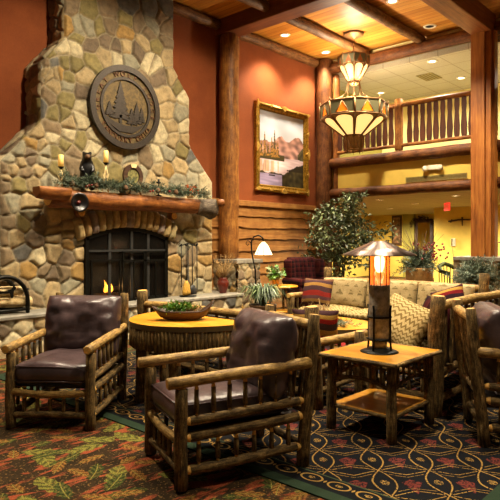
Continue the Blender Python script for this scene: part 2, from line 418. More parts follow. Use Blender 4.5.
    def leaf(s, p, d, nrm, L, W, mi=0):
        p, d = Vector(p), Vector(d).normalized(); side = d.cross(Vector(nrm)); side = side.normalized() if side.length > 1e-4 else d.orthogonal()
        up = side.cross(d)*L*.12
        vs = [p, p+d*L*.45+side*W*.5+up, p+d*L, p+d*L*.45-side*W*.5+up, p+d*L*.5]
        return s.add(vs, [(0, 1, 4), (1, 2, 4), (0, 4, 3), (4, 2, 3)], mi, None, False)
    def cushion(s, w, d, t, p=6.0, q=.34, n=18, mi=0, T=None, wr=0.0, pinch=.0, seed=0, crown=.0):
        g = []
        for sgn in (1, -1):
            vs = []; fs = []; uvs = []
            for i in range(n+1):
                for j in range(n+1):
                    u = -1+2*i/n; v = -1+2*j/n
                    u = math.copysign(abs(u)**.75, u); v = math.copysign(abs(v)**.75, v)
                    h = max(0, (1-abs(u)**p)*(1-abs(v)**p))**q
                    k = 1-pinch*(1-h)*(1-min(abs(u), abs(v))**2)
                    rc = 1-.03*(abs(u)*abs(v))**8
                    z = sgn*(t/2*h+crown*(1-u*u)*(1-v*v))
                    if wr: z += wr*h*noise.noise((u*1.8+seed, v*1.8, sgn*3))+wr*.5*h*noise.noise((u*4.5+seed, v*4.5+seed, sgn*3))
                    vs.append((u*w/2*k*rc, v*d/2*k*rc, z))
            for i in range(n):
                for j in range(n):
                    a = i*(n+1)+j; f = (a, a+n+1, a+n+2, a+1)
                    fs.append(f if sgn > 0 else f[::-1]); q_ = [(i/n, j/n), ((i+1)/n, j/n), ((i+1)/n, (j+1)/n), (i/n, (j+1)/n)]
                    uvs.append(q_ if sgn > 0 else q_[::-1])
            s.add(vs, fs, mi, uvs, True, T)
        return s
    def build(s, name, mats, parent=None, kind=None, loc=None, rotz=None, weld=False):
        me = bpy.data.meshes.new(name); me.from_pydata(s.v, [], s.f)
        if not isinstance(mats, (list, tuple)): mats = [mats]
        for m in mats: me.materials.append(M[m] if isinstance(m, str) else m)
        nm = len(mats)-1
        me.polygons.foreach_set('material_index', [min(i, nm) for i in s.m]); me.polygons.foreach_set('use_smooth', s.sm)
        ul = me.uv_layers.new(name='UVMap'); ul.data.foreach_set('uv', [c for p in s.uv for c in p])
        me.update()
        if weld:
            bm = bmesh.new(); bm.from_mesh(me); bmesh.ops.remove_doubles(bm, verts=bm.verts, dist=1e-5); bm.to_mesh(me); bm.free()
        o = bpy.data.objects.new(name, me); COL.objects.link(o)
        if parent is not None: o.parent = parent
        if kind: o['kind'] = kind
        if loc is not None: o.location = loc
        if rotz is not None: o.rotation_euler.z = rotz
        return o

def thing(name, label, cat, loc=(0, 0, 0), rotz=0, group=None):
    o = bpy.data.objects.new(name, None); COL.objects.link(o); o.location = loc; o.rotation_euler = (0, 0, rotz)
    o.empty_display_size = .1; o['label'] = label; o['category'] = cat
    if group: o['group'] = group
    return o
def tag(o, label, cat, group=None):
    o['label'] = label; o['category'] = cat
    if group: o['group'] = group
    return o
def dup(root, loc, rotz, label, group=None):
    r = root.copy(); COL.objects.link(r); r.location = loc; r.rotation_euler = (0, 0, rotz); r['label'] = label
    if group: r['group'] = group
    for ch in [c for c in bpy.data.objects if c.parent is root]:
        c = ch.copy(); COL.objects.link(c); c.parent = r
        for g in [q for q in bpy.data.objects if q.parent is ch]:
            d = g.copy(); COL.objects.link(d); d.parent = c
    return r
def TR(loc=(0, 0, 0), rx=0, ry=0, rz=0):
    return Matrix.Translation(loc) @ Matrix.Rotation(rz, 4, 'Z') @ Matrix.Rotation(ry, 4, 'Y') @ Matrix.Rotation(rx, 4, 'X')
def struct(name, mb, mats): return mb.build(name, mats, kind='structure')

# ================================================================== THE ROOM
mb = MB(); mb.box((-1.5, -4, -.12), (20.7, 12.2, 0)); struct('floor', mb, 'leaf_carpet')
mb = MB(); mb.box((-1.5, 7.6, 0), (10.78, 7.75, 5.7)); struct('wall_left', mb, 'red')
mb = MB(); mb.box((-1.5, -4, CEIL), (10.78, 7.75, CEIL+.12)); struct('ceiling', mb, 'ceiling')
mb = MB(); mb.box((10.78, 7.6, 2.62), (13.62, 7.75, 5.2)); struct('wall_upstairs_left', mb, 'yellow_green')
mb = MB(); mb.box((13.5, -4, 2.62), (13.62, 7.6, 5.2)); struct('wall_upstairs', mb, 'cream')
mb = MB(); mb.box((17.0, -4, 0), (17.15, 7.75, 2.62)); struct('wall_back', mb, 'yellow')
mb = MB(); mb.box((20.5, 7.75, 0), (20.65, 12, 2.62)); struct('wall_back_recess', mb, 'yellow')
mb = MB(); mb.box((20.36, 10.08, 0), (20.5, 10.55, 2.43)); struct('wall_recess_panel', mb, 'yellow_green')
mb = MB(); mb.box((10.78, 12, 0), (20.65, 12.15, 2.62)); struct('wall_recess_left', mb, 'yellow')
mb = MB(); mb.box((10.72, -4, 5.02), (13.5, 7.6, 5.14)); struct('ceiling_upstairs', mb, 'tiles')
mb = MB(); mb.box((10.78, -4, 5.14), (10.9, 7.6, 5.7)); struct('wall_over_balcony', mb, 'cream')
mb = MB(); mb.box((10.78, -4, 2.43), (20.65, 12.15, 2.55)); struct('ceiling_corridor', mb, 'tiles')
mb = MB(); mb.box((10.68, -4, 2.40), (10.78, 7.3, 3.16)); struct('wall_balcony_front', mb, 'yellow')
mb = MB(); mb.box((10.78, -4, 2.62), (13.5, 7.6, 3.05)); struct('floor_upstairs', mb, 'tiles')
# wavy-edged board panelling, one lap over the next
mb = MB(); lines = [2.12, 1.89, 1.66, 1.44, 1.20, .97, .73, .49, .25, .02]
for i in range(len(lines)-1):
    zt, zb = lines[i]+.05, lines[i+1]
    n = 110; ph = i*7.3; vs = []; fs = []
    for j in range(n+1):
        x = 6.7+(10.6-6.7)*j/n
        e = zb+.035*noise.noise((x*1.5, ph, 0))+.02*noise.noise((x*5, ph, 3)) if i < 8 else zb
        vs += [(x, 7.585, zt), (x, 7.545, e), (x, 7.6, e)]
    for j in range(n):
        a = j*3; fs += [(a, a+1, a+4, a+3), (a+1, a+2, a+5, a+4)]
    mb.add(vs, fs, 0, None, False)
mb.box((6.7, 7.52, 2.08), (10.6, 7.6, 2.19), 0, .01); struct('trim_panelling', mb, 'siding')
# posts, beams and log trim
def spost(name, a, b, r, m='log', seg=18, r1=None, wob=.03):
    mb = MB(); mb.log(a, b, r, r1, seg, 0, 1, wob, None, .25); return struct(name, mb, [m, 'cut'])
spost('trim_log_post', (7.53, 7.40, 1.07), (7.53, 7.40, 5.20), .185)
spost('trim_corner_post', (10.58, 7.40, 0), (10.58, 7.40, 5.45), .18, 'log_red')
spost('trim_corner_pilaster', (10.72, 7.17, 0), (10.72, 7.17, 5.1), .08, 'mantel')
mb = MB(); mb.box((7.36, -4, 5.20), (7.72, 7.6, 5.50), 0, .02); struct('trim_cross_beam', mb, 'beam')
mb = MB(); mb.box((1.6, -4, 5.20), (1.96, 7.6, 5.50), 0, .02); struct('trim_cross_beam_near', mb, 'beam')
mb = MB(); mb.box((-1.5, 3.66, 5.14), (10.6, 4.02, 5.50), 0, .02); struct('trim_long_beam', mb, 'beam_x')
for i, y in enumerate((7.50, 6.33, 5.10, 2.65, 1.45)):
    for j, (x0, x1) in enumerate(((-1.5, 1.58), (1.98, 7.34), (7.74, 10.62)) if i else ((-1.5, 1.58), (1.98, 3.98), (6.12, 7.34), (7.74, 10.4))):
        spost('trim_ceiling_log_%d' % (i*4+j+1), (x0, y, 5.37), (x1, y, 5.37), .095, 'log_ceiling', 12)
for i, (z, r) in enumerate(((2.45, .105), (3.12, .112), (5.24, .12))):
    spost('trim_balcony_log_%d' % (i*2+1), (10.62, 7.25, z), (10.62, 4.0, z), r, 'log_red', 14)
    spost('trim_balcony_log_%d' % (i*2+2), (10.62, 3.68, z), (10.62, -3.5, z), r, 'log_red', 14)
mb = MB(); mb.box((10.34, 3.66, 1.10), (10.66, 4.02, 5.16), 0, .012); mb.box((10.31, 3.76, 1.10), (10.35, 3.92, 5.16), 0, .006)
mb.box((10.42, 3.62, 1.10), (10.58, 3.67, 5.16), 0, .006); struct('trim_column', mb, 'column')

# ================================================================== STONEWORK
PAL = dict(t='#a08c66', o='#7d7146', g='#8d8770', b='#7a684e', p='#6f5f4b', y='#9c7c46', w='#b5a886', s='#605e58', c='#ab9b78')
def vor(P, seeds):
    """nearest stone, distance to the joint"""
    n = len(P); near = np.zeros(n, int); edge = np.zeros(n)
    for a in range(0, n, 8000):
        q = P[a:a+8000]; D = ((q[:, None, :]-seeds[None])**2).sum(2)
        i2 = np.argpartition(D, 1, axis=1)[:, :2]; d = np.take_along_axis(D, i2, 1)
        o = np.argsort(d, 1); i2 = np.take_along_axis(i2, o, 1); d = np.take_along_axis(d, o, 1)
        sep = np.sqrt(((seeds[i2[:, 0]]-seeds[i2[:, 1]])**2).sum(1))+1e-6
        near[a:a+8000] = i2[:, 0]; edge[a:a+8000] = (d[:, 1]-d[:, 0])/(2*sep)
    return near, edge
MORTAR = np.array(hx('#8f8268')[:3])
class Stone:
    def __init__(s): s.V = []; s.F = []; s.C = []; s.n = 0
    def patch(s, W, P, N, nu, nv, seeds, cols, keep=None, amp=.045, soft=.034, seed=1, edge_fade=None):
        """W world grid (nu*nv,3), P plane coordinates (.,2), N outward normals"""
        warp = np.array([[noise.noise((p[0]*5, p[1]*5, seed)), noise.noise((p[0]*5, p[1]*5, seed+7))] for p in P])*.035
        near, e = vor(P+warp, seeds)
        rs = np.random.RandomState(seed); k = len(seeds); lift = rs.uniform(.6, 1.25, k); tilt = rs.uniform(-.09, .09, (k, 2)); val = rs.uniform(.86, 1.14, k)
        x = np.clip((e-.008)/soft, 0, 1); prof = np.sqrt(np.clip(1-(1-x)**2.4, 0, 1))
        rel = P-seeds[near]
        h = amp*prof*(lift[near]+(rel*tilt[near]).sum(1)*4)
        rough = np.array([noise.noise((p[0]*9, p[1]*9, seed+3)) for p in P])*.012*prof
        f = 1.0 if edge_fade is None else edge_fade
        Vv = W+N*((h+rough)*f)[:, None]
        c = cols[near]*val[near][:, None]; mo = np.clip((e-.004)/.012, 0, 1)[:, None]
        C = MORTAR*(1-mo)+c*mo
        idx = np.arange(nu*nv).reshape(nu, nv)
        q = np.stack([idx[:-1, :-1], idx[1:, :-1], idx[1:, 1:], idx[:-1, 1:]], -1).reshape(-1, 4)
        if keep is not None: q = q[keep[q].all(1)]
        s.V.append(Vv); s.F.append(q+s.n); s.C.append(C); s.n += nu*nv
    def flat(s, O, A, B, lenA, lenB, seed, size=.22, amp=.04, codes='ttogbpywc', step=.02):
        O, A, B = (np.array(q, float) for q in (O, A, B)); N = np.cross(A, B)
        nu, nv = max(3, int(lenA/step)), max(3, int(lenB/step)); U, Vv = np.meshgrid(np.linspace(0, lenA, nu), np.linspace(0, lenB, nv), indexing='ij')
        P = np.stack([U.ravel(), Vv.ravel()], 1); W = O+P[:, :1]*A+P[:, 1:]*B
        rs = np.random.RandomState(seed); sd = []
        for i in range(-1, int(lenA/size)+2):
            for j in range(-1, int(lenB/(size*.8))+2): sd.append(((i+.5*(j % 2)+rs.uniform(-.36, .36))*size, (j+rs.uniform(-.36, .36))*size*.8))
        cols = np.array([hx(PAL[codes[rs.randint(len(codes))]])[:3] for _ in sd])
        s.patch(W, P, np.repeat(N[None], len(P), 0), nu, nv, np.array(sd), cols, None, amp, seed=seed)
    def build(s, name, parent=None):
        V = np.concatenate(s.V); F = np.concatenate(s.F); C = np.concatenate(s.C)
        me = bpy.data.meshes.new(name); me.from_pydata(V.tolist(), [], F.tolist()); me.materials.append(M['stone'])
        me.polygons.foreach_set('use_smooth', [True]*len(F))
        at = me.color_attributes.new('stone', 'FLOAT_COLOR', 'POINT'); at.data.foreach_set('color', np.concatenate([C, np.ones((len(C), 1))], 1).ravel().astype(np.float32))
        me.update(); o = bpy.data.objects.new(name, me); COL.objects.link(o); o.parent = parent; return o

FX, FY, FYB = 5.05, 7.20, 7.585
fire = thing('fireplace', 'tall fieldstone fireplace with arched opening and grey slab hearth against red wall', 'fireplace')
def half(z):
    for (z0, h0), (z1, h1) in zip(HP[:-1], HP[1:]):
        if z <= z1: return h0+(h1-h0)*max(0, (z-z0))/(z1-z0)
    return HP[-1][1]
HP = [(0, 1.85), (2.42, 1.85), (3.0, 1.31), (3.78, 1.31), (4.2, .97), (5.48, .97)]
SEEDS = """69 6 b,68 26 y,89 12 o,109 10 b,128 8 s,138 23 b,78 27 g,87 26 g,89 45 p,100 27 o,109 27 b,125 34 y,107 42 p,77 39 o,74 48 w,63 48 w,116 48 p,126 48 t,105 57 t,116 58 w,92 61 o,137 52 p,144 43 t,156 47 o,165 42 b,129 61 g,150 61 w,167 58 t,151 26 g,161 18 b,167 29 b,151 10 s,126 19 o,164 8 s,148 34 b,
48 54 o,38 64 s,44 62 b,53 62 s,64 62 o,74 64 o,58 74 t,46 74 t,35 72 g,67 77 o,84 78 t,47 75 t,59 74 y,66 86 g,47 94 b,54 85 t,66 99 o,82 92 p,56 115 o,61 116 o,83 108 w,80 121 w,37 106 s,37 80 b,36 134 t,54 128 b,53 139 w,68 134 w,64 144 o,81 140 o,95 136 w,42 146 t,33 144 y,18 150 g,30 154 p,45 152 g,56 154 o,72 154 b,68 124 t,92 148 w,
31 158 p,43 160 g,11 159 g,20 161 t,13 169 t,4 170 b,24 172 b,39 172 t,56 166 o,71 161 b,18 184 o,4 184 b,32 184 t,5 177 t,47 182 g,11 202 g,27 204 t,4 204 b,29 214 g,9 226 b,23 224 o,39 224 p,52 218 t,69 215 t,69 227 t,52 231 t,15 237 t,33 238 p,4 236 b,53 235 t,70 234 t,22 252 s,52 252 t,38 258 w,77 241 g,71 245 y,68 259 p,80 253 t,9 272 t,30 270 y,45 270 b,52 274 p,63 272 b,77 270 y,22 288 b,38 285 g,52 290 t,70 286 g,32 297 b,77 295 t,4 258 b,4 290 b,
154 64 w,161 78 p,165 95 t,179 87 o,171 77 t,184 94 w,168 112 t,179 116 g,171 126 t,184 127 w,160 134 w,172 140 t,182 151 o,168 155 g,179 166 t,156 158 w,191 157 s,196 166 g,167 169 y,193 180 g,158 168 t,203 183 w,158 183 t,178 183 g,186 141 t,117 154 t,128 158 g,148 160 b,152 179 t,114 172 o,100 165 o,131 168 t,140 175 g,104 158 g,
60 195 b,90 195 t,115 198 g,140 198 b,165 200 t,195 205 w,186 222 w,199 220 t,207 223 y,175 237 b,189 235 o,203 235 t,170 248 b,184 247 g,204 248 t,172 262 y,204 261 y,190 256 b,170 280 t,200 269 t,208 274 t,190 276 t,208 288 w,182 288 t,198 286 g,
85 205 t,100 210 b,120 214 t,140 210 g,160 214 b,92 222 t,150 222 t,120 90 o,105 100 g,140 105 t,125 120 o,110 125 t,145 130 g,118 75 t,135 80 b"""
sd = []; sc = []
for q in SEEDS.replace('\n', '').split(','):
    px, py, cde = q.split(); r = (float(px)-250)/570; t = FY/(.674-.738*r)
    sd.append((t*(.738+.674*r), 1.4-(float(py)-241)*t/570)); sc.append(hx(PAL[cde])[:3])
rs = np.random.RandomState(5)
for _ in range(30): sd.append((FX+rs.uniform(-1.8, 1.8), rs.uniform(0, .5))); sc.append(hx(PAL['tgbpy'[rs.randint(5)]])[:3])
for _ in range(10): sd.append((FX+rs.uniform(-.97, .97), rs.uniform(5.3, 5.6))); sc.append(hx(PAL['bspog'[rs.randint(5)]])[:3])
OX, OW, OZ, OA = 5.11, .74, 1.44, .15
def arch(dx): return OZ+OA*(1-(dx/OW)**2)
nu, nv = 215, 310; st = Stone()
zz = np.linspace(0, 5.47, nv); hh = np.array([half(z) for z in zz]); uu = np.linspace(-1, 1, nu)
X = FX+uu[:, None]*hh[None, :]; Z = np.repeat(zz[None], nu, 0)
P = np.stack([X.ravel(), Z.ravel()], 1); W = np.stack([X.ravel(), np.full(X.size, FY), Z.ravel()], 1); N = np.zeros_like(W); N[:, 1] = -1
dx = P[:, 0]-OX; hole = (np.abs(dx) < OW) & (P[:, 1] < arch(dx)) & (P[:, 1] > .3)
st.patch(W, P, N, nu, nv, np.array(sd), np.array(sc), ~hole, .038, edge_fade=np.repeat(np.clip((1-np.abs(uu))*1.7/.035, 0, 1)[:, None], nv, 1).ravel())
for sgn in (-1, 1):                                   # the returns to the wall
    nd = 24; yy = np.linspace(FY, FYB, nd); Y2 = np.repeat(yy[:, None], nv, 1); Z2 = np.repeat(zz[None], nd, 0); X2 = FX+sgn*np.repeat(hh[None], nd, 0)
    P2 = np.stack([Y2.ravel()*1.0, Z2.ravel()], 1); W2 = np.stack([X2.ravel(), Y2.ravel(), Z2.ravel()], 1); N2 = np.zeros_like(W2); N2[:, 0] = sgn
    rs = np.random.RandomState(11+sgn); s2 = np.stack([rs.uniform(FY-.2, FYB+.2, 75), np.linspace(0, 5.5, 75)+rs.uniform(-.06, .06, 75)], 1)
    c2 = np.array([hx(PAL['tgbpowc'[rs.randint(7)]])[:3] for _ in s2]); st.patch(W2, P2, N2, nd, nv, s2, c2, None, .03, seed=20+sgn, edge_fade=np.repeat(np.clip((yy-FY)/.035, 0, 1)[:, None], nv, 1).ravel())
st.build('chimney_breast', fire)
# hearth: stone bench front + end, slab on top
st = Stone(); HX0, HX1, HY = 1.6, 7.18, 6.78
st.flat((HX0, HY, 0), (1, 0, 0), (0, 0, 1), HX1-HX0, .44, 3, .24, codes='tgbpwcws')
st.flat((HX1, HY, 0), (0, 1, 0), (0, 0, 1), .75, .44, 4, .24)
st.build('hearth_front', fire)
mb = MB(); n = 60; vs = []; fs = []
for j in range(n+1):
    x = HX0-.03+(HX1+.06-HX0)*j/n; e = HY-.05+.018*noise.noise((x*3, 0, 5))+.01*noise.noise((x*11, 0, 5))
    vs += [(x, 7.58, .44), (x, e+.012, .44), (x, e, .455), (x, e, .485), (x, e+.014, .50), (x, 7.58, .50)]
for j in range(n):
    for k in range(6): a = j*6; k2 = (k+1) % 6; fs.append((a+k, a+k2, a+6+k2, a+6+k))
fs += [tuple(range(6))[::-1], tuple(n*6+k for k in range(6))]
mb.add(vs, fs, 0, None, False); mb.build('hearth_slab', 'slab', fire)
# firebox
mb = MB(); mb.box((OX-OW-.06, FYB-.03, .45), (OX+OW+.06, FYB, 1.65)); mb.box((OX-OW-.08, FY+.02, .45), (OX-OW-.02, FYB, 1.65)); mb.box((OX+OW+.02, FY+.02, .45), (OX+OW+.08, FYB, 1.65)); mb.box((OX-OW, FY+.03, 1.62), (OX+OW, FYB, 1.68))
mb.build('firebox', 'soot', fire)
# arch stones
R0 = (OW*OW+OA*OA)/(2*OA); zc = OZ+OA-R0; a0 = math.asin((OW+.06)/R0); nst = 15
rs = random.Random(4)
for i in range(nst):
    a = -a0+2*a0*i/(nst-1); key = i == nst//2
    wd = 2*a0*R0/(nst-1)*(.98 if not key else 1.5); ln = rs.uniform(.30, .37) if not key else .34
    mb = MB(); ex = (a*.55)
    T = Matrix.Translation((OX+math.sin(a)*(R0+.0)+math.sin(ex)*ln/2, FY-.05, zc+math.cos(a)*(R0+.0)+math.cos(ex)*ln/2)) @ Matrix.Rotation(ex, 4, 'Y') @ Matrix.Rotation(PI/2, 4, 'X')
    mb.cushion(wd, ln, .20, 3.2, .5, 12, 0, T, .02, 0, i)
    M['arch%d' % (i % 5)] = M.get('arch%d' % (i % 5)) or plain('arch_stone', ['#a8905f', '#9a8052', '#86766a', '#b09a68', '#938258'][i % 5], .75, var=.22, scale=14, bump=.5)
    mb.build('arch_stone', 'arch%d' % (i % 5), fire, weld=True)

def pier(name, label, cx, cy, wx, wy, h, seed):
    t = thing(name, label, 'stone pier', (cx, cy, 0)); s = Stone(); a, b = wx/2, wy/2
    s.flat((-a, -b, 0), (1, 0, 0), (0, 0, 1), wx, h, seed, .2); s.flat((a, -b, 0), (0, 1, 0), (0, 0, 1), wy, h, seed+1, .2)
    s.flat((-a, b, 0), (0, -1, 0), (0, 0, 1), wy, h, seed+2, .2); s.build('stonework', t)
    mb = MB(); mb.box((-a-.06, -b-.06, h), (a+.06, b, h+.07), 0, .012); mb.build('cap_slab', 'slab', t); return t
pier('stone_pier', 'stone pier with grey cap slab under the round log post', 7.60, 7.27, .58, .56, 1.0, 31)
pier('stone_pier', 'stone pier with dark cap slab under the square timber column', 10.5, 3.84, .78, .78, 1.05, 41)

# ================================================================== FURNITURE
def part_log(name, parent, a, b, r, r1=None, mats=('bark', 'cut'), seg=10, wob=.07, bend=None):
    mb = MB(); mb.log(a, b, r, r1, seg, 0, 1, wob, bend); return mb.build(name, list(mats), parent)
def spindle(name, parent, a, b, r, mats=('bark', 'cut')):           # a stick whose pale tenons show at both ends
    a, b = Vector(a), Vector(b); d = (b-a).normalized(); mb = MB(); mb.log(a+d*.028, b-d*.040, r, r*.92, 7, 0, 1, .07)
    mb.tube([b-d*.042, b-d*.02, b], r*.85, 7, 1, r*.45); mb.tube([a, a+d*.03], r*.55, 7, 1); return mb.build(name, list(mats), parent)
def rail(name, parent, a, b, r, gap=.045, mats=('bark', 'cut')):     # a rail that meets the posts with pale tapered ends
    a, b = Vector(a), Vector(b); d = (b-a).normalized(); mb = MB(); mb.log(a+d*gap, b-d*gap, r, r, 10, 0, 1, .07)
    mb.tube([a+d*.02, a+d*(gap+.004)], r*.6, 8, 1, r*.96); mb.tube([b-d*(gap+.004), b-d*.02], r*.96, 8, 1, r*.6); return mb.build(name, list(mats), parent)
def zof(a, b, t): a, b = Vector(a), Vector(b); return a+(b-a)*t

mb = MB(); mb.box((RUG[0], RUG[2], .0), (RUG[1], RUG[3], .010), 0, .003)
tag(mb.build('area_rug', 'rug'), 'dark navy rug with a gold chain lattice and maroon diamonds under the seating', 'rug')

def make_armchair(name, label, loc, rot):
    t = thing(name, label, 'armchair', loc, rot)
    WX, F, B = .305, -.41, .38
    for sx in (-1, 1):
        part_log('front_leg', t, (sx*WX, F, 0), (sx*WX, F, .565), .039, .036)
        part_log('rear_leg', t, (sx*WX, B, 0), (sx*WX*.97, B+.09, .93), .041, .036)
        part_log('arm', t, (sx*(WX+.005), F-.085, .60), (sx*(WX+.004), B+.05, .635), .034, .034, ('bark_worn', 'cut'), 12)
        rail('side_rail', t, (sx*(WX+.0), F, .375), (sx*WX, B+.02, .405), .027)
        rail('side_rail', t, (sx*(WX+.0), F, .285), (sx*WX, B+.01, .31), .031)
        rail('side_rail', t, (sx*WX, F, .10), (sx*WX, B, .125), .028)
        for k in range(7):
            q = (k+.9)/7.8; y = F+(B-F)*q
            spindle('spindle', t, (sx*WX, y, .385+.03*q), (sx*WX, y, .59+.03*q), .0155)
        for k in range(6):
            q = (k+.9)/6.8; y = F+(B-F)*q
            spindle('spindle', t, (sx*WX, y, .115), (sx*WX, y, .285), .0155)
    part_log('front_rail', t, (-WX, F, .275), (WX, F, .275), .026, None, ('bark_worn', 'cut'), bend=(0, -.012, -.02))
    part_log('front_rail', t, (-WX, F, .095), (WX, F, .095), .025, None, bend=(0, 0, .012))
    for k in range(5):
        x = -WX+2*WX*(k+1)/6; spindle('spindle', t, (x, F, .09), (x, F, .265), .0155)
    part_log('back_rail', t, (-WX, B+.08, .86), (WX, B+.08, .86), .033, None, ('bark_worn', 'cut'), 12)
    part_log('back_rail', t, (-WX, B+.02, .34), (WX, B+.02, .34), .028)
    part_log('back_rail', t, (-WX, B, .12), (WX, B, .12), .026)
    for k in range(6):
        x = -WX+2*WX*(k+1)/7; part_log('back_spindle', t, (x, B+.022, .34), (x, B+.08, .86), .0145, seg=7)
    mb = MB(); mb.box((-.285, -.36, .295), (.285, .36, .318), 0, .004); mb.build('seat_deck', 'leather_panel', t)
    c = MB(); c.cushion(.575, .74, .165, 9, .30, 24, 0, TR((0, -.06, .402)), .016, 0, 1, .016); o = c.build('seat_cushion', 'leather', t, weld=True)
    p = MB()
    for dz in (.055, -.055):
        pts = [(a*.275, -.06+b*.355, .402+dz) for a, b in ((-1, -1), (1, -1), (1, 1), (-1, 1), (-1, -1))]; p.tube(pts, .006, 6)
    p.build('piping', 'leather', o)
    lean = -.23
    c = MB(); c.cushion(.655, .51, .27, 3.4, .46, 26, 0, TR((0, .245, .675), PI/2+lean), .045, 0, 4, .02)
    o = c.build('back_cushion', 'leather', t, weld=True)
    return t
chair = make_armchair('armchair', 'log armchair with brown leather cushions, in side view in front of the half-round table', (2.585, 2.56, 0), math.radians(-111.7))
dup(chair, (2.455, 4.21, .005), math.radians(-51.9), 'log armchair with brown leather cushions, facing the viewer near the log rack')
dup(chair, (4.386, 1.264, 0), math.radians(30.9), 'log armchair seen from behind its back, beside the square lamp table')

def make_sofa(name, label, loc, rot, L, fabric, seats=3, depth=.80, hb=.93, seat_top=.56, end_arms=(1, 1), backc=True, panel='leather_panel', rail=None, seat_fabric=None, az=.615):
    rail = rail or hb-.06
    t = thing(name, label, 'sofa', loc, rot); H, F, B = L/2, -depth/2, depth/2
    for k, sx in enumerate((-1, 1)):
        part_log('front_leg', t, (sx*H, F, 0), (sx*H, F, az-.015), .047, .043); part_log('rear_leg', t, (sx*H, B-.02, 0), (sx*H*.995, B+.03, hb), .064, .060, seg=14)
        part_log('side_rail', t, (sx*H, F, .14), (sx*H, B, .14), .030); part_log('side_rail', t, (sx*H, F, .32), (sx*H, B, .32), .032)
        if end_arms[k]:
            part_log('arm', t, (sx*H, F-.07, az), (sx*H, B, az+.01), .037, None, ('bark_worn', 'cut'), 12)
            for q in range(5): y = F+depth*(q+1)/6; part_log('spindle', t, (sx*H, y, .33), (sx*H, y, az), .016, seg=7)
        for q in range(5): y = F+depth*(q+1)/6; part_log('spindle', t, (sx*H, y, .14), (sx*H, y, .32), .016, seg=7)
    part_log('top_rail', t, (-H, B+.015, rail), (H, B+.015, rail), .038, None, ('bark_worn', 'cut'), 12, .06, (0, 0, .015))
    part_log('back_rail', t, (-H, B, .34), (H, B, .34), .034); part_log('back_rail', t, (-H, B-.01, .12), (H, B-.01, .12), .03)
    part_log('front_rail', t, (-H, F, .32), (H, F, .32), .034); part_log('front_rail', t, (-H, F, .12), (H, F, .12), .03)
    n = int(L/.15)
    for k in range(n): x = -H+L*(k+1)/(n+1); part_log('back_spindle', t, (x, B, .34), (x, B+.012, rail), .017, seg=7)
    for k in range(n): x = -H+L*(k+1)/(n+1); part_log('spindle', t, (x, F, .12), (x, F, .32), .016, seg=7)
    mb = MB(); mb.box((-H+.05, F+.05, .335), (H-.05, B-.04, .365), 0, .004); mb.build('seat_deck', panel, t)
    mb = MB(); mb.box((-H+.05, B-.075, .37), (H-.05, B-.045, rail-.05), 0, .008); mb.build('back_panel', panel, t)
    w_ = (L-.10)/seats; st = seat_top-.365
    for k in range(seats):
        x = -H+.05+w_*(k+.5)
        c = MB(); c.cushion(w_-.008, depth-.13, st, 7, .36, 16, 0, TR((x, -.035, .365+st/2)), .012, 0, k+2, .012); c.build('seat_cushion', seat_fabric or fabric, t, weld=True)
        if backc:
            c = MB(); c.cushion(w_-.008, .42, .20, 5, .42, 16, 0, TR((x, B-.18, hb-.125-.22), PI/2-.2), .016, 0, k+6, .01); c.build('back_cushion', fabric, t, weld=True)
    return t
make_sofa('sofa', 'cream patterned three-seat log sofa facing the viewer behind the metal lamp', (6.78, 3.82, 0), -PI/2, 2.37, 'tapestry', 3, .86, .985, .46, rail=.80, seat_fabric='zigzag')
make_sofa('sofa', 'log sofa turned towards the hearth, its top rail running along the half-round table', (4.22, 3.94, 0), PI/2, 2.30, 'stripe_red', 3, .74, .85, .44, (1, 1), False, rail=.70, az=.53)
make_sofa('sofa', 'dark-backed log sofa behind the right armchair, its thick end post beside the lamp table', (5.27, 2.31, 0), PI, 1.86, 'zigzag', 2, .70, .955, .52, (1, 0), False, rail=.865)

def pillow(label, loc, rz, w_, h_, fabric, lean=.25, thick=.16, roll=0, group=None):
    c = MB(); c.cushion(w_, h_, thick, 2.6, .5, 16, 0, None, .012, .10, w_*9)
    o = c.build('throw_pillow', fabric, weld=True); o.location = loc
    o.rotation_euler = (Matrix.Rotation(rz, 4, 'Z') @ Matrix.Rotation(PI/2-lean, 4, 'X') @ Matrix.Rotation(roll, 4, 'Z')).to_euler()
    return tag(o, label, 'pillow')
pillow('brown, gold and red striped pillow at the left end of the cream sofa', (6.60, 4.74, .68), -PI/2+.05, .50, .40, 'stripe_brown', .3)
pillow('red, gold and black striped pillow at the right end of the cream sofa', (6.60, 2.82, .67), -PI/2, .42, .37, 'stripe_diag', .3, .16, .35)
pillow('red and gold striped pillow on the sofa end behind the leather armchair', (4.24, 3.06, .62), PI/2+.45, .44, .34, 'stripe_red', .25)
pillow('large cream zigzag pillow behind the metal lamp', (4.56, 2.37, .69), PI+1.2, .68, .45, 'zigzag', .6, .2, -.22)
pillow('dark red plaid pillow beside the thick log post', (4.70, 2.13, .71), PI+1.25, .40, .40, 'plaid', .35, .14, -.15)

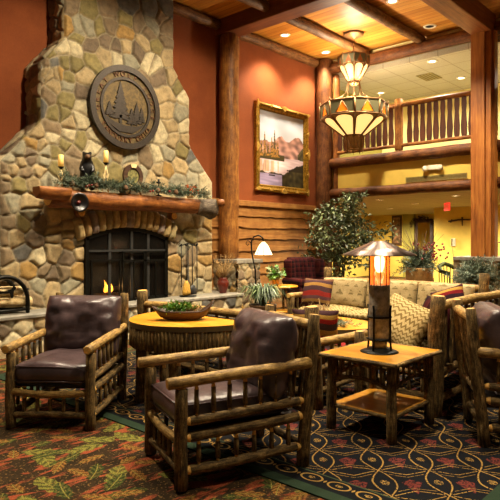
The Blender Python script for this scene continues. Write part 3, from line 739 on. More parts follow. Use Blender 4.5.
# half-round table behind the armchair
t = thing('half_round_table', 'half-round honey wood table with a bark-faced apron, holding the dough bowl', 'table', (3.55, 3.81, 0))
A_, B_ = .70, .60; N_ = 34
def half_ellipse(a, b): return [(-a*math.sin(PI*k/N_), b*math.cos(PI*k/N_)) for k in range(N_+1)]
mb = MB(); mb.prism(half_ellipse(A_, B_), (0, 0, .66), (1, 0, 0), (0, 1, 0), (0, 0, 1), .045, 0, False, 1); mb.build('tabletop', ['top', 'bark'], t)
mb = MB(); pts = half_ellipse(A_-.022, B_-.026)
arc = [0]
for p, q in zip(pts, pts[1:]): arc.append(arc[-1]+math.hypot(q[0]-p[0], q[1]-p[1]))
tot = arc[-1]; ns = 62
for k in range(ns):
    d = (k+.5)/ns*tot; i = max(j for j in range(len(arc)) if arc[j] <= d); i = min(i, N_-1); f = (d-arc[i])/(arc[i+1]-arc[i])
    x, y = pts[i][0]+(pts[i+1][0]-pts[i][0])*f, pts[i][1]+(pts[i+1][1]-pts[i][1])*f
    mb.log((x, y, .49+random.uniform(-.006, .006)), (x, y, .665), .021, .021, 7, 0, 1, .05, None, .1)
mb.build('apron', ['bark', 'cut'], t)
for (x, y) in ((-.54, .22), (-.54, -.22), (-.07, .48), (-.07, -.48)): part_log('leg', t, (x, y, 0), (x, y, .665), .045, .042, ('bark', 'cut'))

# square lamp table
t = thing('lamp_table', 'small square log table with honey wood top and lower shelf, under the metal lamp', 'table', (3.83, 2.165, 0))
X2, Y2 = .35, .31
mb = MB(); mb.box((-X2, -Y2, .535), (X2, Y2, .562), 0, .004); mb.build('tabletop', 'top', t)
mb = MB()
for a, b in (((-X2, -Y2, .548), (X2, -Y2, .548)), ((-X2, Y2, .548), (X2, Y2, .548)), ((-X2, -Y2, .548), (-X2, Y2, .548)), ((X2, -Y2, .548), (X2, Y2, .548))): mb.log(a, b, .016, None, 8, 0, 0, .08)
mb.build('bark_edging', ['bark', 'cut'], t)
for sx in (-1, 1):
    for sy in (-1, 1): part_log('leg', t, (sx*.29, sy*.25, 0), (sx*.285, sy*.245, .535), .037, .033)
mb = MB(); mb.box((-.285, -.245, .165), (.285, .245, .190), 0, .004); mb.build('shelf', 'top', t)
mb = MB()
for a, b in (((-.29, -.25, .175), (.29, -.25, .175)), ((-.29, .25, .175), (.29, .25, .175)), ((-.29, -.25, .175), (-.29, .25, .175)), ((.29, -.25, .175), (.29, .25, .175))): mb.log(a, b, .014, None, 8, 0, 0, .08)
mb.build('shelf_edging', ['bark', 'cut'], t)
for (a, b, k) in (((-.29, -.25), (.29, -.25), 6), ((-.29, .25), (.29, .25), 6), ((-.29, -.25), (-.29, .25), 5), ((.29, -.25), (.29, .25), 5)):
    part_log('arched_rail', t, (*a, .36), (*b, .36), .015, None, bend=(0, 0, .05))
    for i in range(k):
        f = (i+1)/(k+1); p = (a[0]+(b[0]-a[0])*f, a[1]+(b[1]-a[1])*f); part_log('spindle', t, (*p, .36+.2*f*(1-f)), (*p, .535), .011, seg=7)

# oval coffee table inside the sofa group
t = thing('coffee_table', 'oval honey wood coffee table between the sofas', 'table', (5.14, 3.72, 0))
mb = MB(); mb.prism([(.50*math.cos(2*PI*k/40), .70*math.sin(2*PI*k/40)) for k in range(40)], (0, 0, .455), (1, 0, 0), (0, 1, 0), (0, 0, 1), .045, 0, False, 1); mb.build('tabletop', ['top', 'bark'], t)
for sx in (-1, 1):
    for sy in (-1, 1): part_log('leg', t, (sx*.3, sy*.42, 0), (sx*.29, sy*.4, .455), .045)

# plaid wing chair by the wainscot
t = thing('wing_chair', 'dark red plaid upholstered wing chair against the wavy board panelling', 'armchair', (8.58, 6.32, 0), math.radians(-22))
mb = MB(); mb.cushion(.66, .60, .30, 7, .32, 14, 0, TR((0, 0, .30)), .006); mb.build('base', 'plaid', t, weld=True)
mb = MB(); mb.cushion(.54, .56, .16, 6, .4, 14, 0, TR((0, -.05, .48)), .008); mb.build('seat_cushion', 'plaid', t, weld=True)
mb = MB(); mb.cushion(.62, .72, .20, 5, .4, 16, 0, TR((0, .30, .74), PI/2-.14), .008, 0, 3); mb.build('backrest', 'plaid', t, weld=True)
for sx in (-1, 1):
    mb = MB(); mb.cushion(.17, .62, .42, 5, .45, 14, 0, TR((sx*.335, -.02, .46)), .006, 0, 2); mb.lathe([(.0, -.33), (.075, -.325), (.085, -.30), (.085, .28), (.07, .31), (0, .31)], (0, 0, 0), 14, 0, 1, 1, TR((sx*.345, -.0, .645), PI/2)); mb.build('arm', 'plaid', t, weld=True)
    mb = MB(); mb.cushion(.30, .44, .13, 4, .45, 12, 0, TR((sx*.33, .19, .84), PI/2-.1, 0, PI/2)); mb.build('wing', 'plaid', t, weld=True)
    for y in (-.25, .27): mb = MB(); mb.lathe([(.018, 0), (.028, .17)], (sx*.27, y, 0), 10); mb.build('leg', 'bowl', t)

# little round table behind, with the end table at the far right
t = thing('side_table', 'small round twig table holding a potted ivy beside the plaid wing chair', 'table', (7.66, 6.28, 0))
mb = MB(); mb.lathe([(0, .60), (.30, .60), (.31, .615), (.30, .63), (0, .63)], (0, 0, 0), 28); mb.build('tabletop', 'top', t)
for k in range(3): a = k*2*PI/3+.4; part_log('leg', t, (.24*math.cos(a), .24*math.sin(a), 0), (.13*math.cos(a), .13*math.sin(a), .60), .022)
mb = MB(); mb.lathe([(0, .18), (.2, .18), (.2, .20), (0, .20)], (0, 0, 0), 24); mb.build('shelf', 'top', t)
t = thing('end_table', 'honey wood end table at the right edge, beyond the right armchair', 'table', (7.1, 2.06, 0))
mb = MB(); mb.box((-.35, -.35, .56), (.35, .35, .60), 0, .005); mb.build('tabletop', 'top', t)
for sx in (-1, 1):
    for sy in (-1, 1): part_log('leg', t, (sx*.29, sy*.29, 0), (sx*.29, sy*.29, .56), .036)
for a, b in (((-.29, -.29), (.29, -.29)), ((-.29, -.29), (-.29, .29)), ((.29, -.29), (.29, .29)), ((-.29, .29), (.29, .29))): part_log('stretcher', t, (*a, .2), (*b, .2), .02)
# distant green chair
t = thing('desk_chair', 'green wooden chair with a curved back beyond the stone pier', 'chair', (11.8, 4.95, 0), math.radians(-20))
mb = MB(); mb.cushion(.48, .46, .09, 5, .4, 10, 0, TR((0, 0, .45))); mb.build('seat', 'yellow_green', t, weld=True)
M['green_wood'] = plain('green_wood', '#454a26', .85, 0, .15)
mb = MB(); mb.tube([(-.25, -.12, .72), (-.25, .1, .76), (-.18, .22, .86), (0, .26, .92), (.18, .22, .86), (.25, .1, .76), (.25, -.12, .72)], .045, 8); mb.build('back_hoop', 'green_wood', t)
for k in range(6): x = -.2+.08*k; mb = MB(); mb.tube([(x, .2, .48), (x*1.1, .235-abs(x)*.2, .87)], .012, 6); mb.build('back_slat', 'green_wood', t)
for sx in (-1, 1):
    for sy in (-1, 1): mb = MB(); mb.tube([(sx*.2, sy*.19, .43), (sx*.23, sy*.22, 0)], .02, 7); mb.build('leg', 'green_wood', t)
    mb = MB(); mb.tube([(sx*.23, -.12, .45), (sx*.25, -.12, .72)], .016, 6); mb.build('arm_post', 'green_wood', t)

# ================================================================== THINGS ON AND AROUND THE FIREPLACE
def at(px, Y):                                   # point of the vertical plane y=Y seen at that column
    r = (px-250)/570; t = Y/(.674-.738*r); return t*(.738+.674*r), t
def zat(py, t): return 1.4-(py-241)*t/570
def skin_body(name, verts, edges, radii, mat, parent=None, sub=2):
    me = bpy.data.meshes.new(name); me.from_pydata(verts, edges, []); o = bpy.data.objects.new(name, me); COL.objects.link(o)
    md = o.modifiers.new('s', 'SKIN')
    for v, r in zip(me.skin_vertices[0].data, radii): v.radius = (r, r) if not isinstance(r, tuple) else r
    me.skin_vertices[0].data[0].use_root = True
    o.modifiers.new('u', 'SUBSURF').levels = sub
    dg = bpy.context.evaluated_depsgraph_get(); m2 = bpy.data.meshes.new_from_object(o.evaluated_get(dg)); m2.materials.clear(); m2.materials.append(M[mat])
    for p in m2.polygons: p.use_smooth = True
    o.modifiers.clear(); o.data = m2; o.parent = parent; return o
def text_mesh(mb, ch, size, T, depth=.006, mi=0):
    cu = bpy.data.curves.new('t', 'FONT'); cu.body = ch; cu.size = size; cu.extrude = depth; cu.align_x = 'CENTER'; cu.align_y = 'CENTER'; cu.resolution_u = 3
    o = bpy.data.objects.new('t', cu); COL.objects.link(o); dg = bpy.context.evaluated_depsgraph_get(); dg.update()
    me = bpy.data.meshes.new_from_object(o.evaluated_get(dg)); mb.add([v.co.copy() for v in me.vertices], [tuple(p.vertices) for p in me.polygons], mi, None, False, T)
    bpy.data.objects.remove(o); bpy.data.curves.remove(cu); bpy.data.meshes.remove(me)
def needles(mb, c, n, L, spread, mi=0, axis=None, W=.006):
    c = Vector(c)
    for _ in range(n):
        d = Vector((random.gauss(0, 1), random.gauss(0, 1), random.gauss(0, 1))).normalized()
        p = c+Vector([random.gauss(0, s_) for s_ in spread]); mb.leaf(p, d if axis is None else (d+Vector(axis)*.8), Vector((random.random(), random.random(), random.random()+.2)), L*random.uniform(.6, 1.2), W, mi)
def sprig(mb, p, d, L, mi=0, nl=.05, W=.007, step=.012):         # a conifer twig with needles both sides
    p, d = Vector(p), Vector(d).normalized(); n = int(L/step); droop = random.uniform(-.5, .1)
    for i in range(n):
        q = p+d*(i*step)+Vector((0, 0, droop*(i*step)**2*2))
        for k in range(2):
            r = Vector((random.gauss(0, 1), random.gauss(0, 1), random.gauss(0, 1))); r = (r-d*r.dot(d)).normalized(); mb.leaf(q, d*.9+r, r.cross(d), nl*random.uniform(.7, 1.2), W, mi)

# round bronze medallion: world axes X right, Z up, facing -Y
MY = FY-.075
t = thing('medallion', 'large round bronze medallion with pines and lettering on the stone chimney', 'medallion', (5.03, MY, 3.39))
AX, AY, AZ = (1, 0, 0), (0, 0, 1), (0, -1, 0)
def ringm(mb, r0, r1, d0, d1, mi=0, n=72):
    vs = []; fs = []
    for k in range(n):
        a = 2*PI*k/n; ca, sa = math.cos(a), math.sin(a)
        for (r, d) in ((r0, d0), (r0, d1), (r1, d1), (r1, d0)): vs.append((r*ca, -d, r*sa))
    for k in range(n):
        for j in range(4): fs.append((k*4+j, k*4+(j+1) % 4, ((k+1) % n)*4+(j+1) % 4, ((k+1) % n)*4+j))
    mb.add(vs, fs, mi, None, False)
mb = MB(); mb.prism([(.60*math.cos(2*PI*k/72), .60*math.sin(2*PI*k/72)) for k in range(72)], (0, 0, 0), AX, AY, AZ, .02); mb.build('back_plate', 'bronze_back', t)
mb = MB(); ringm(mb, .535, .62, 0, .055); ringm(mb, .405, .445, 0, .045); mb.build('rim', 'bronze', t)
mb = MB()
def pine(cx, z0, h, w_):
    mb.prism([(cx-.012*h*3, z0), (cx+.012*h*3, z0), (cx+.012*h*3, z0+h*.2), (cx-.012*h*3, z0+h*.2)], (0, -.02, 0), AX, AY, AZ, .018)
    n = 7
    for i in range(n):
        zb = z0+h*(.12+.84*i/n); ww = w_*(1-i/n)*.5+.008; hh_ = h*.84/n*1.7
        mb.prism([(cx-ww, zb), (cx-ww*.5, zb-.012), (cx, zb+.008), (cx+ww*.5, zb-.012), (cx+ww, zb), (cx, min(z0+h, zb+hh_))], (0, -.02, 0), AX, AY, AZ, .018+.002*(i % 2))
pine(-.10, -.25, .62, .36); pine(.10, -.26, .26, .18); pine(.19, -.24, .34, .2); pine(.28, -.20, .24, .14); pine(-.29, -.17, .22, .14)
mb.prism([(-.37, -.16), (-.2, -.24), (0, -.27), (.2, -.26), (.34, -.20), (.30, -.26), (.12, -.37), (-.12, -.37), (-.30, -.27)], (0, -.02, 0), AX, AY, AZ, .014)
mb.build('relief', 'bronze', t)
mb = MB()
def arc_text(txt, a0, a1, R, up):
    n = len(txt)
    for i, ch in enumerate(txt):
        if ch == ' ': continue
        a = math.radians(a0+(a1-a0)*(i+.5)/n)
        rot = (a-PI/2) if up else (a+PI/2)
        T = Matrix.Translation((R*math.cos(a), -.022, R*math.sin(a))) @ Matrix.Rotation(-rot, 4, 'Y') @ Matrix.Rotation(PI/2, 4, 'X')
        lb = MB(); text_mesh(lb, ch, .105, T, .014); lb.build('letter', 'bronze_letter', t)
arc_text('GREAT WOLF LODGE', 196, -16, .488, True); arc_text('SANDUSKY OHIO', 212, 328, .492, False)

# mantel: one heavy log with a flattened top, half-log tongue at the left, hollow grey burl at the right
MT = 2.09
t = thing('mantel', 'thick peeled log mantel with a hollow grey burl end across the chimney', 'mantel', (0, 0, 0))
mb = MB(); mb.log((3.72, 6.97, 1.975), (6.35, 6.97, 1.975), .145, .125, 20, 0, 1, .05)
mb.v = [(x, min(y, 7.14), min(z, MT-.004)) for x, y, z in mb.v]; mb.build('log', ['mantel', 'cut'], t)
mb = MB(); mb.log((3.50, 6.86, 2.06), (3.95, 6.86, 2.06), .12, .12, 16, 0, 1, .05); mb.v = [(x, y, min(z, MT)) for x, y, z in mb.v]; mb.build('tongue', ['mantel', 'mantel'], t)
M['burl'] = bark('grey_burl', [(.3, '#2c2620'), (.5, '#574c40'), (.7, '#7d7160'), (.85, '#9a8d78')])
mb = MB(); prof = [(0, 0), (.11, 0), (.125, .10), (.16, .24), (.19, .34), (.17, .37), (.12, .32), (.06, .2), (0, .16)]
mb.lathe(prof, (0, 0, 0), 22, 0, 1, 1, TR((6.30, 6.96, 1.955), 0, PI/2)); mb.v = [(x, min(y, 7.14)+.02*noise.noise((x*6, y*6, z*6)), min(MT+.01, z+.03*noise.noise((x*5, y*5, z*5+4)))) for x, y, z in mb.v]; mb.build('burl_end', 'burl', t)
mb = MB(); mb.log((6.64, 6.80, 2.02), (6.74, 6.74, 2.04), .075, .06, 10, 0, 1); mb.build('knot', ['mantel', 'cut'], t)
for x in (4.25, 5.9): mb = MB(); mb.log((x, 7.02, 1.80), (x, 7.13, 1.80), .07, None, 10, 0, 1); mb.build('corbel', ['mantel', 'cut'], t)

def candle(px, y0, y1, ybase, label):
    X, tt = at(px, 6.92); z0, z1 = zat(y1, tt), zat(y0, tt); t = thing('candle_holder', label, 'candle', (X, 6.92, MT+.004)); z0 -= MT; z1 -= MT
    mb = MB(); mb.lathe([(0, z0), (.034, z0), (.034, z1-.006), (.026, z1), (.0, z1-.012)], (0, 0, 0), 16); mb.build('candle', 'candle', t)
    mb = MB(); mb.lathe([(.0, z0-.035), (.014, z0-.035), (.03, z0-.012), (.045, z0), (.0, z0)], (0, 0, 0), 14); mb.build('cup', 'iron', t)
    mb = MB()
    for k in range(3): a = k*2.1+.3; mb.tube([(.06*math.cos(a), .06*math.sin(a), 0), (.02*math.cos(a), .02*math.sin(a), z0*.35), (.028*math.cos(a+.8), .028*math.sin(a+.8), z0*.6), (0, 0, z0-.03)], .008, 7, 0, .006)
    for k in range(3): a = k*2.1+1; mb.tube([(.02*math.cos(a), .02*math.sin(a), z0*.4), (.05*math.cos(a), .05*math.sin(a), z0*.62)], .006, 6, 0, .002)
    mb.build('antler_stem', 'antler', t)
candle(61, 155, 167, 187, 'lit pillar candle on an antler holder left of the black bear')
candle(106, 151, 163, 180, 'lit pillar candle on an antler holder right of the black bear')
# bear figure, upright, facing the room
X, tt = at(87, 6.96); k = .53/.56
t = thing('bear_figure', 'black standing bear figure on the mantel between the two candles', 'figurine', (X, 6.96, MT+.004), math.radians(-28))
V = [(0, 0, .20), (0, -.01, .30), (0, -.005, .38), (0, -.01, .445), (0, -.055, .475), (0, -.115, .462),
     (.06, -.01, .14), (.062, -.015, .05), (.064, -.06, .02), (-.06, -.01, .14), (-.062, -.015, .05), (-.064, -.06, .02),
     (.06, -.02, .35), (.078, -.06, .285), (.045, -.10, .25), (-.06, -.02, .35), (-.078, -.06, .285), (-.045, -.10, .25),
     (.042, -.035, .515), (.047, -.032, .54), (-.042, -.035, .515), (-.047, -.032, .54)]
E = [(0, 1), (1, 2), (2, 3), (3, 4), (4, 5), (0, 6), (6, 7), (7, 8), (0, 9), (9, 10), (10, 11), (2, 12), (12, 13), (13, 14), (2, 15), (15, 16), (16, 17), (4, 18), (18, 19), (4, 20), (20, 21)]
Rr = [.092, .092, .08, .06, .066, .034, .055, .046, .04, .055, .046, .04, .042, .036, .03, .042, .036, .03, .024, .02, .024, .02]
o = skin_body('body', V, E, Rr, 'black', t); zmin = min(v.co.z for v in o.data.vertices)
for v in o.data.vertices: v.co.z -= zmin
mb = MB(); mb.lathe([(0, 0), (.03, .004), (.036, .03), (.026, .055), (0, .062)], (0, 0, 0), 14, 0, 1, 1, TR((0, -.075, .462-zmin), PI/2)); mb.build('muzzle', 'cone', t)
# dark ring ornament hung on the mantel's front
X, tt = at(78.5, 6.76)
t = thing('ring_ornament', 'round black funnel-shaped ornament on the front of the mantel log', 'ornament', (X, 6.77, zat(202.5, tt)))
mb = MB(); mb.lathe([(.03, .0), (.06, .005), (.10, .04), (.128, .055), (.126, .04), (.09, .0), (.06, -.015), (0, -.02)], (0, 0, 0), 28, 0, 1, 1, TR((0, 0, 0), PI/2)); mb.build('funnel', 'black', t)
mb = MB(); mb.lathe([(0, .045), (.022, .035), (.028, .015), (.02, -.01)], (0, 0, 0), 14, 0, 1, 1, TR((0, 0, 0), PI/2)); mb.build('centre', 'maroon', t)
# evergreen garland
t = thing('pine_garland', 'evergreen garland with cones and red berries along the mantel top', 'garland', (0, 0, MT))
mb = MB()
for k in range(520):
    px = random.uniform(60, 204); X, _ = at(px, 6.88); y = 6.86+random.uniform(-.06, .12); z = .03+random.random()*.09*(1+.6*math.sin(px*.3))
    sprig(mb, (X, y, z), (random.uniform(-1, 1), random.uniform(-.7, .1), random.uniform(-.15, .75)), random.uniform(.07, .15), 0 if random.random() < .7 else 1, .045, .008, .012)
mb.build('greenery', ['needle', 'needle_blue'], t)
for k, px in enumerate((72, 96, 126, 158, 176)):
    X, _ = at(px, 6.80); mb = MB(); mb.lathe([(0, 0), (.03, .01), (.038, .035), (.026, .07), (0, .085)], (X, 6.80, .03), 12); mb.build('pine_cone', 'cone', t)
for k, px in enumerate((86, 88, 90, 150, 152, 168)):
    X, _ = at(px, 6.79); mb = MB(); mb.lathe([(0, -.016), (.012, -.011), (.016, 0), (.012, .011), (0, .016)], (X+.01*k % .03, 6.78, .045+.012*(k % 3)), 10); mb.build('berry', 'berry', t)
# oval antler plaque
X, tt = at(133, 7.0); Zc = zat(176.5, tt)
t = thing('oval_plaque', 'oval wood and antler framed plaque standing on the mantel', 'ornament', (X, 7.0, MT+.004)); zc_ = Zc-MT; tilt = TR((0, 0, zc_), 0, 0, 0)
def oval_ring(mb, a0, b0, a1, b1, y0, y1, mi=0, n=40, lo=0, hi=2*PI):
    vs = []; fs = []
    for k in range(n+1):
        q = lo+(hi-lo)*k/n; c_, s_ = math.cos(q), math.sin(q)
        for (a, b, y) in ((a0, b0, y1), (a0, b0, y0), (a1, b1, y0), (a1, b1, y1)): vs.append((a*c_, y, b*s_))
    for k in range(n):
        for j in range(4): fs.append((k*4+j, k*4+(j+1) % 4, (k+1)*4+(j+1) % 4, (k+1)*4+j))
    mb.add(vs, fs, mi, None, False, tilt)
mb = MB(); oval_ring(mb, .105, .115, .175, .175, -.02, .02); mb.build('frame', 'bowl', t)
mb = MB()
for lo, hi in ((1.25, 1.9), (3.9, 4.4), (5.0, 5.5)): mb = MB(); oval_ring(mb, .115, .125, .182, .182, -.028, .022, 0, 8, lo, hi); mb.build('antler_inlay', 'antler', t)
M['plaque'] = plain('plaque_picture', '#6f6a40', .4, var=.5, scale=30)
mb = MB(); mb.prism([(.108*math.cos(2*PI*k/30), .118*math.sin(2*PI*k/30)) for k in range(30)], (0, .012, zc_), AX, AY, AZ, .014); mb.build('picture', 'plaque', t)
mb = MB()
for sx in (-1, 1): mb.tube([(sx*.13, -.03, 0), (sx*.04, -.03, max(.03, zc_-.13))], .016, 7, 0, .01)
mb.build('stand', 'antler', t)
# small lantern and orange posy at the right of the mantel
X, tt = at(160, 6.95); t = thing('candlestick', 'small black candlestick at the right of the oval plaque', 'candlestick', (X, 6.98, MT+.004))
mb = MB(); mb.lathe([(.05, 0), (.05, .01), (.012, .025), (.009, .19), (.035, .20), (.038, .215), (0, .215)], (0, 0, 0), 14); mb.build('stem', 'iron', t)
mb = MB(); mb.lathe([(.018, .216), (.018, .26), (0, .262)], (0, 0, 0), 12); mb.build('candle', 'iron_grey', t)
X, tt = at(191, 6.9); t = thing('flower_posy', 'orange flower posy at the right end of the mantel', 'flowers', (X, 6.92, MT+.006))
M['orange_petal'] = plain('orange_petal', '#b8561a', .6, var=.35)
mb = MB(); mb.lathe([(.05, 0), (.06, .03), (.05, .06), (0, .06)], (0, 0, 0), 14); mb.build('pot', 'antler', t)
mb = MB(); needles(mb, (0, 0, .12), 110, .05, (.045, .045, .03), 0, None, .03); mb.build('petals', 'orange_petal', t)

# fire screen with arched top and leaves, fire behind
t = thing('fire_screen', 'black arched metal fire screen with glazed panels in the fireplace opening', 'fire screen', (OX, FY-.06, .502))
def bar(mb, p, q, w_=.035, d=.022):
    p, q = Vector(p), Vector(q); dv = (q-p).normalized(); sd_ = dv.cross(Vector((0, 1, 0)))*w_/2; y = Vector((0, d/2, 0))
    vs = [p-sd_-y, p+sd_-y, p+sd_+y, p-sd_+y, q-sd_-y, q+sd_-y, q+sd_+y, q-sd_+y]
    mb.add(vs, [(0, 1, 2, 3), (7, 6, 5, 4), (0, 4, 5, 1), (1, 5, 6, 2), (2, 6, 7, 3), (3, 7, 4, 0)], 0, None, False)
mb = MB(); zz_ = lambda dx: arch(dx)-.502-.01
xs_ = [-.73+1.46*k/20 for k in range(21)]
for a, b in zip(xs_, xs_[1:]): bar(mb, (a, 0, zz_(a)), (b, 0, zz_(b)), .06, .04)
bar(mb, (-.715, 0, 0), (-.715, 0, zz_(.715)+.02), .055, .04); bar(mb, (.715, 0, 0), (.715, 0, zz_(.715)+.02), .055, .04); bar(mb, (-.73, 0, .02), (.73, 0, .02), .04, .04)
mb.build('frame', 'iron', t)
mb = MB()
for x in (-.34, .05, .36): bar(mb, (x, 0, .03), (x, 0, zz_(x)), .045)
bar(mb, (-.7, -.004, .755), (.7, -.004, .755), .03)
mb.build('muntin', 'iron_grey', t)
mb = MB()
for x0, x1 in ((-.14, .27), (.27, .68)):
    for x in (x0+.012, x1-.012): bar(mb, (x, -.04, .0), (x, -.04, .74), .028)
    for z in (.02, .60, .73): bar(mb, (x0, -.04, z), (x1, -.04, z), .026)
    bar(mb, ((x0+x1)/2, -.04, .02), ((x0+x1)/2, -.04, .6), .016)
for x in (-.66, -.18): bar(mb, (x, -.03, 0), (x, -.03, .62), .02)
bar(mb, (-.68, -.03, .62), (-.16, -.03, .62), .024)
mb.build('door_leaf', 'iron', t)
gm = Mat('smoked_glass', .12, 0, .5).color('#1a1714'); gm.b.inputs['Alpha'].default_value = .35; M['smoke'] = gm.m
mb = MB(); pl = [(-.70, .03)]+[(.70, .03)]+[(x, zz_(x)-.03) for x in reversed([-.70+1.4*k/16 for k in range(17)])]
mb.prism(pl, (0, .012, 0), AX, AY, AZ, .004); mb.build('glass', 'smoke', t)
for i, (x, z, r, l) in enumerate(((-.25, .06, .055, .55), (.12, .06, .06, .5), (-.05, .165, .05, .5))):
    tag(MB().log((OX+x-l/2+.05, 7.42+.03*(i-1), .503+z), (OX+x+l/2, 7.45-.04*(i % 2), .503+z+.0), r, None, 12).build('fire_log', ['bark_dark', 'bark_dark']),
        ['charred log lying at the left of the fire', 'charred log lying at the right of the fire', 'charred log laid across the top of the fire'][i], 'log')
t = thing('flames', 'small orange flames burning behind the left of the fire screen', 'fire', (at(108, 7.36)[0], 7.36, .62))
for x, h, r in ((-.05, .20, .035), (.045, .15, .028), (.0, .10, .03)):
    mb = MB(); mb.lathe([(0, 0), (r*.8, .02), (r, h*.25), (r*.6, h*.55), (r*.2, h*.85), (0, h)], (x, 0, 0), 10); mb.v = [(a+.02*math.sin(c*20), b, c) for a, b, c in mb.v]; mb.build('flame', 'flame', t)
lamp('POINT', (at(108, 7.36)[0], 7.30, .72), 5, color=(1, .5, .15), size=.05)

# fire tools
X, tt = at(188, 6.98); zt = zat(243.5, tt)-.502
t = thing('fire_tools', 'black fireplace tool set with yellow broom standing on the hearth slab', 'fire tools', (X, 6.98, .502), -.1)
mb = MB(); mb.lathe([(.14, 0), (.14, .015), (.05, .025), (.014, .03), (.011, zt), (0, zt+.02)], (0, 0, 0), 18); mb.tube([(-.17, 0, zt-.04), (0, 0, zt), (.17, 0, zt-.04)], .010, 7)
mb.tube([(-.17, 0, zt-.04), (-.19, -.02, zt-.01), (-.16, -.02, zt+.01)], .007, 6); mb.tube([(.17, 0, zt-.04), (.19, -.02, zt-.01), (.16, -.02, zt+.01)], .007, 6); mb.build('stand', 'iron', t)
M['straw'] = plain('broom_straw', '#b58a32', .8, var=.3, scale=80, bump=.4)
for i, x in enumerate((-.155, -.06, .06, .155)):
    mb = MB(); mb.tube([(x, -.04, .16 if i != 3 else .1), (x, -.035, zt-.03)], .008, 7); mb.lathe([(0, -.02), (.015, -.012), (.018, 0), (.012, .015), (0, .02)], (x, -.035, zt-.02), 10); mb.build(['poker', 'broom_handle', 'shovel_handle', 'tongs'][i], 'iron', t)
mb = MB(); mb.lathe([(.075, .03), (.08, .08), (.055, .2), (.02, .26), (0, .26)], (-.06, -.045, 0), 14, 0, 1, .5); mb.build('broom_head', 'straw', t)
mb = MB(); mb.lathe([(0, .03), (.07, .035), (.075, .1), (.05, .17), (0, .19)], (.07, -.045, 0), 12, 0, 1, .35); mb.build('shovel_blade', 'iron_grey', t)
# vase with dried grasses
X, tt = at(223, 6.98); t = thing('vase', 'dark red urn with dried grasses on the right end of the hearth', 'vase', (X, 6.98, .502))
mb = MB(); mb.lathe([(0, 0), (.055, 0), (.06, .01), (.075, .06), (.105, .15), (.10, .20), (.065, .245), (.075, .265), (.06, .262), (.05, .24), (0, .2)], (0, 0, 0), 20); mb.build('urn', 'maroon', t)
mb = MB()
for k in range(70):
    a = random.random()*6.28; r = random.uniform(.05, .26); h = random.uniform(.18, .42); mb.tube([(0, 0, .22), (r*.4*math.cos(a), r*.4*math.sin(a), .25+h*.5), (r*math.cos(a), min(.4, r*math.sin(a)), .25+h)], .003, 4, 0, .001)
    needles(mb, (r*math.cos(a), r*math.sin(a), .25+h), 3, .05, (.01, .01, .02), 0)
mb.build('dried_grass', 'grass_dry', t)
# log rack on the hearth
X0 = 3.10
t = thing('log_rack', 'black arched metal log rack on the left of the hearth', 'log rack', (X0, 6.99, .502))
mb = MB()
for y in (-.15, .15):
    pts = [(.28*math.cos(PI*k/16), y, .16+.30*math.sin(PI*k/16)) for k in range(17)]; mb.tube([(.28, y, .03)]+pts+[(-.28, y, .03)], .028, 8)
    mb.tube([(-.30, y, .05), (.30, y, .05)], .018, 8)
for x in (-.28, .28): mb.tube([(x, -.15, .05), (x, .15, .05)], .016, 7); mb.tube([(x, -.15, .30), (x, .15, .30)], .012, 7)
mb.build('frame', 'iron', t)
for x in (-.28, .28):
    for y in (-.15, .15): mb = MB(); mb.lathe([(0, 0), (.022, .004), (.026, .02), (.018, .04), (0, .045)], (x, y, 0), 10); mb.build('foot', 'iron', t)
mb = MB(); pts = [(-.16, .28), (-.10, .30), (-.02, .29), (.07, .31), (.10, .36), (.13, .32), (.10, .28), (.09, .20), (.07, .2), (.05, .26), (-.08, .26), (-.10, .20), (-.12, .2), (-.12, .26)]
mb.prism(pts, (0, -.15, 0), AX, AY, AZ, .01); mb.build('silhouette', 'iron', t)
M['birch'] = bark('birch_bark', [(.3, '#6b5236'), (.45, '#b79b68'), (.7, '#dccb9e')], .7)
LT = ['split log at the front bottom of the rack, its pale end sticking out', 'split log at the back bottom of the rack', 'round log in the upper layer at the front of the rack', 'round log in the upper layer at the back of the rack']
for i, (y, z, r, x1) in enumerate(((-.06, .145, .065, .36), (.07, .145, .062, .30), (-.055, .275, .058, .26), (.065, .272, .055, .22))):
    tag(MB().log((X0-.35, 6.99+y, .502+z), (X0+x1, 6.99+y, .502+z), r, None, 14).build('firewood_log', ['birch', 'cut']), LT[i], 'log', 'firewood in the rack')

# ================================================================== WALL AND CEILING THINGS
# painting with gilt frame
PX0, PX1, PZ0, PZ1 = 8.50, 10.25, 2.40, 4.20
t = thing('painting', 'gilt-framed mountain lake painting on the red wall', 'painting', (-.07, 7.592, 0))
FWD = .15; AZf = (0, -1, 0)
def frame_side(p, q, inn, out):                       # profile swept between two mitred corners
    prof = [(0, 0), (.01, .06), (.05, .085), (.09, .05), (.13, .045), (.15, .02), (.15, 0)]
    p, q, inn = Vector(p), Vector(q), Vector(inn); d = (q-p).normalized(); vs = []
    for P_, sg in ((p, 1), (q, -1)):
        for (a, h) in prof: vs.append(P_+inn*a+d*a*sg+Vector((0, -h, 0)))
    n = len(prof); fs = [(i, i+1, n+i+1, n+i) for i in range(n-1)]; mb.add(vs, fs, 0, None, False)
c = [(PX0, 0, PZ0), (PX1, 0, PZ0), (PX1, 0, PZ1), (PX0, 0, PZ1)]; inn = [(0, 0, 1), (-1, 0, 0), (0, 0, -1), (1, 0, 0)]
for i in range(4): mb = MB(); frame_side(c[i], c[(i+1) % 4], inn[i], None); mb.build('frame_moulding', 'gilt', t)
mb = MB()
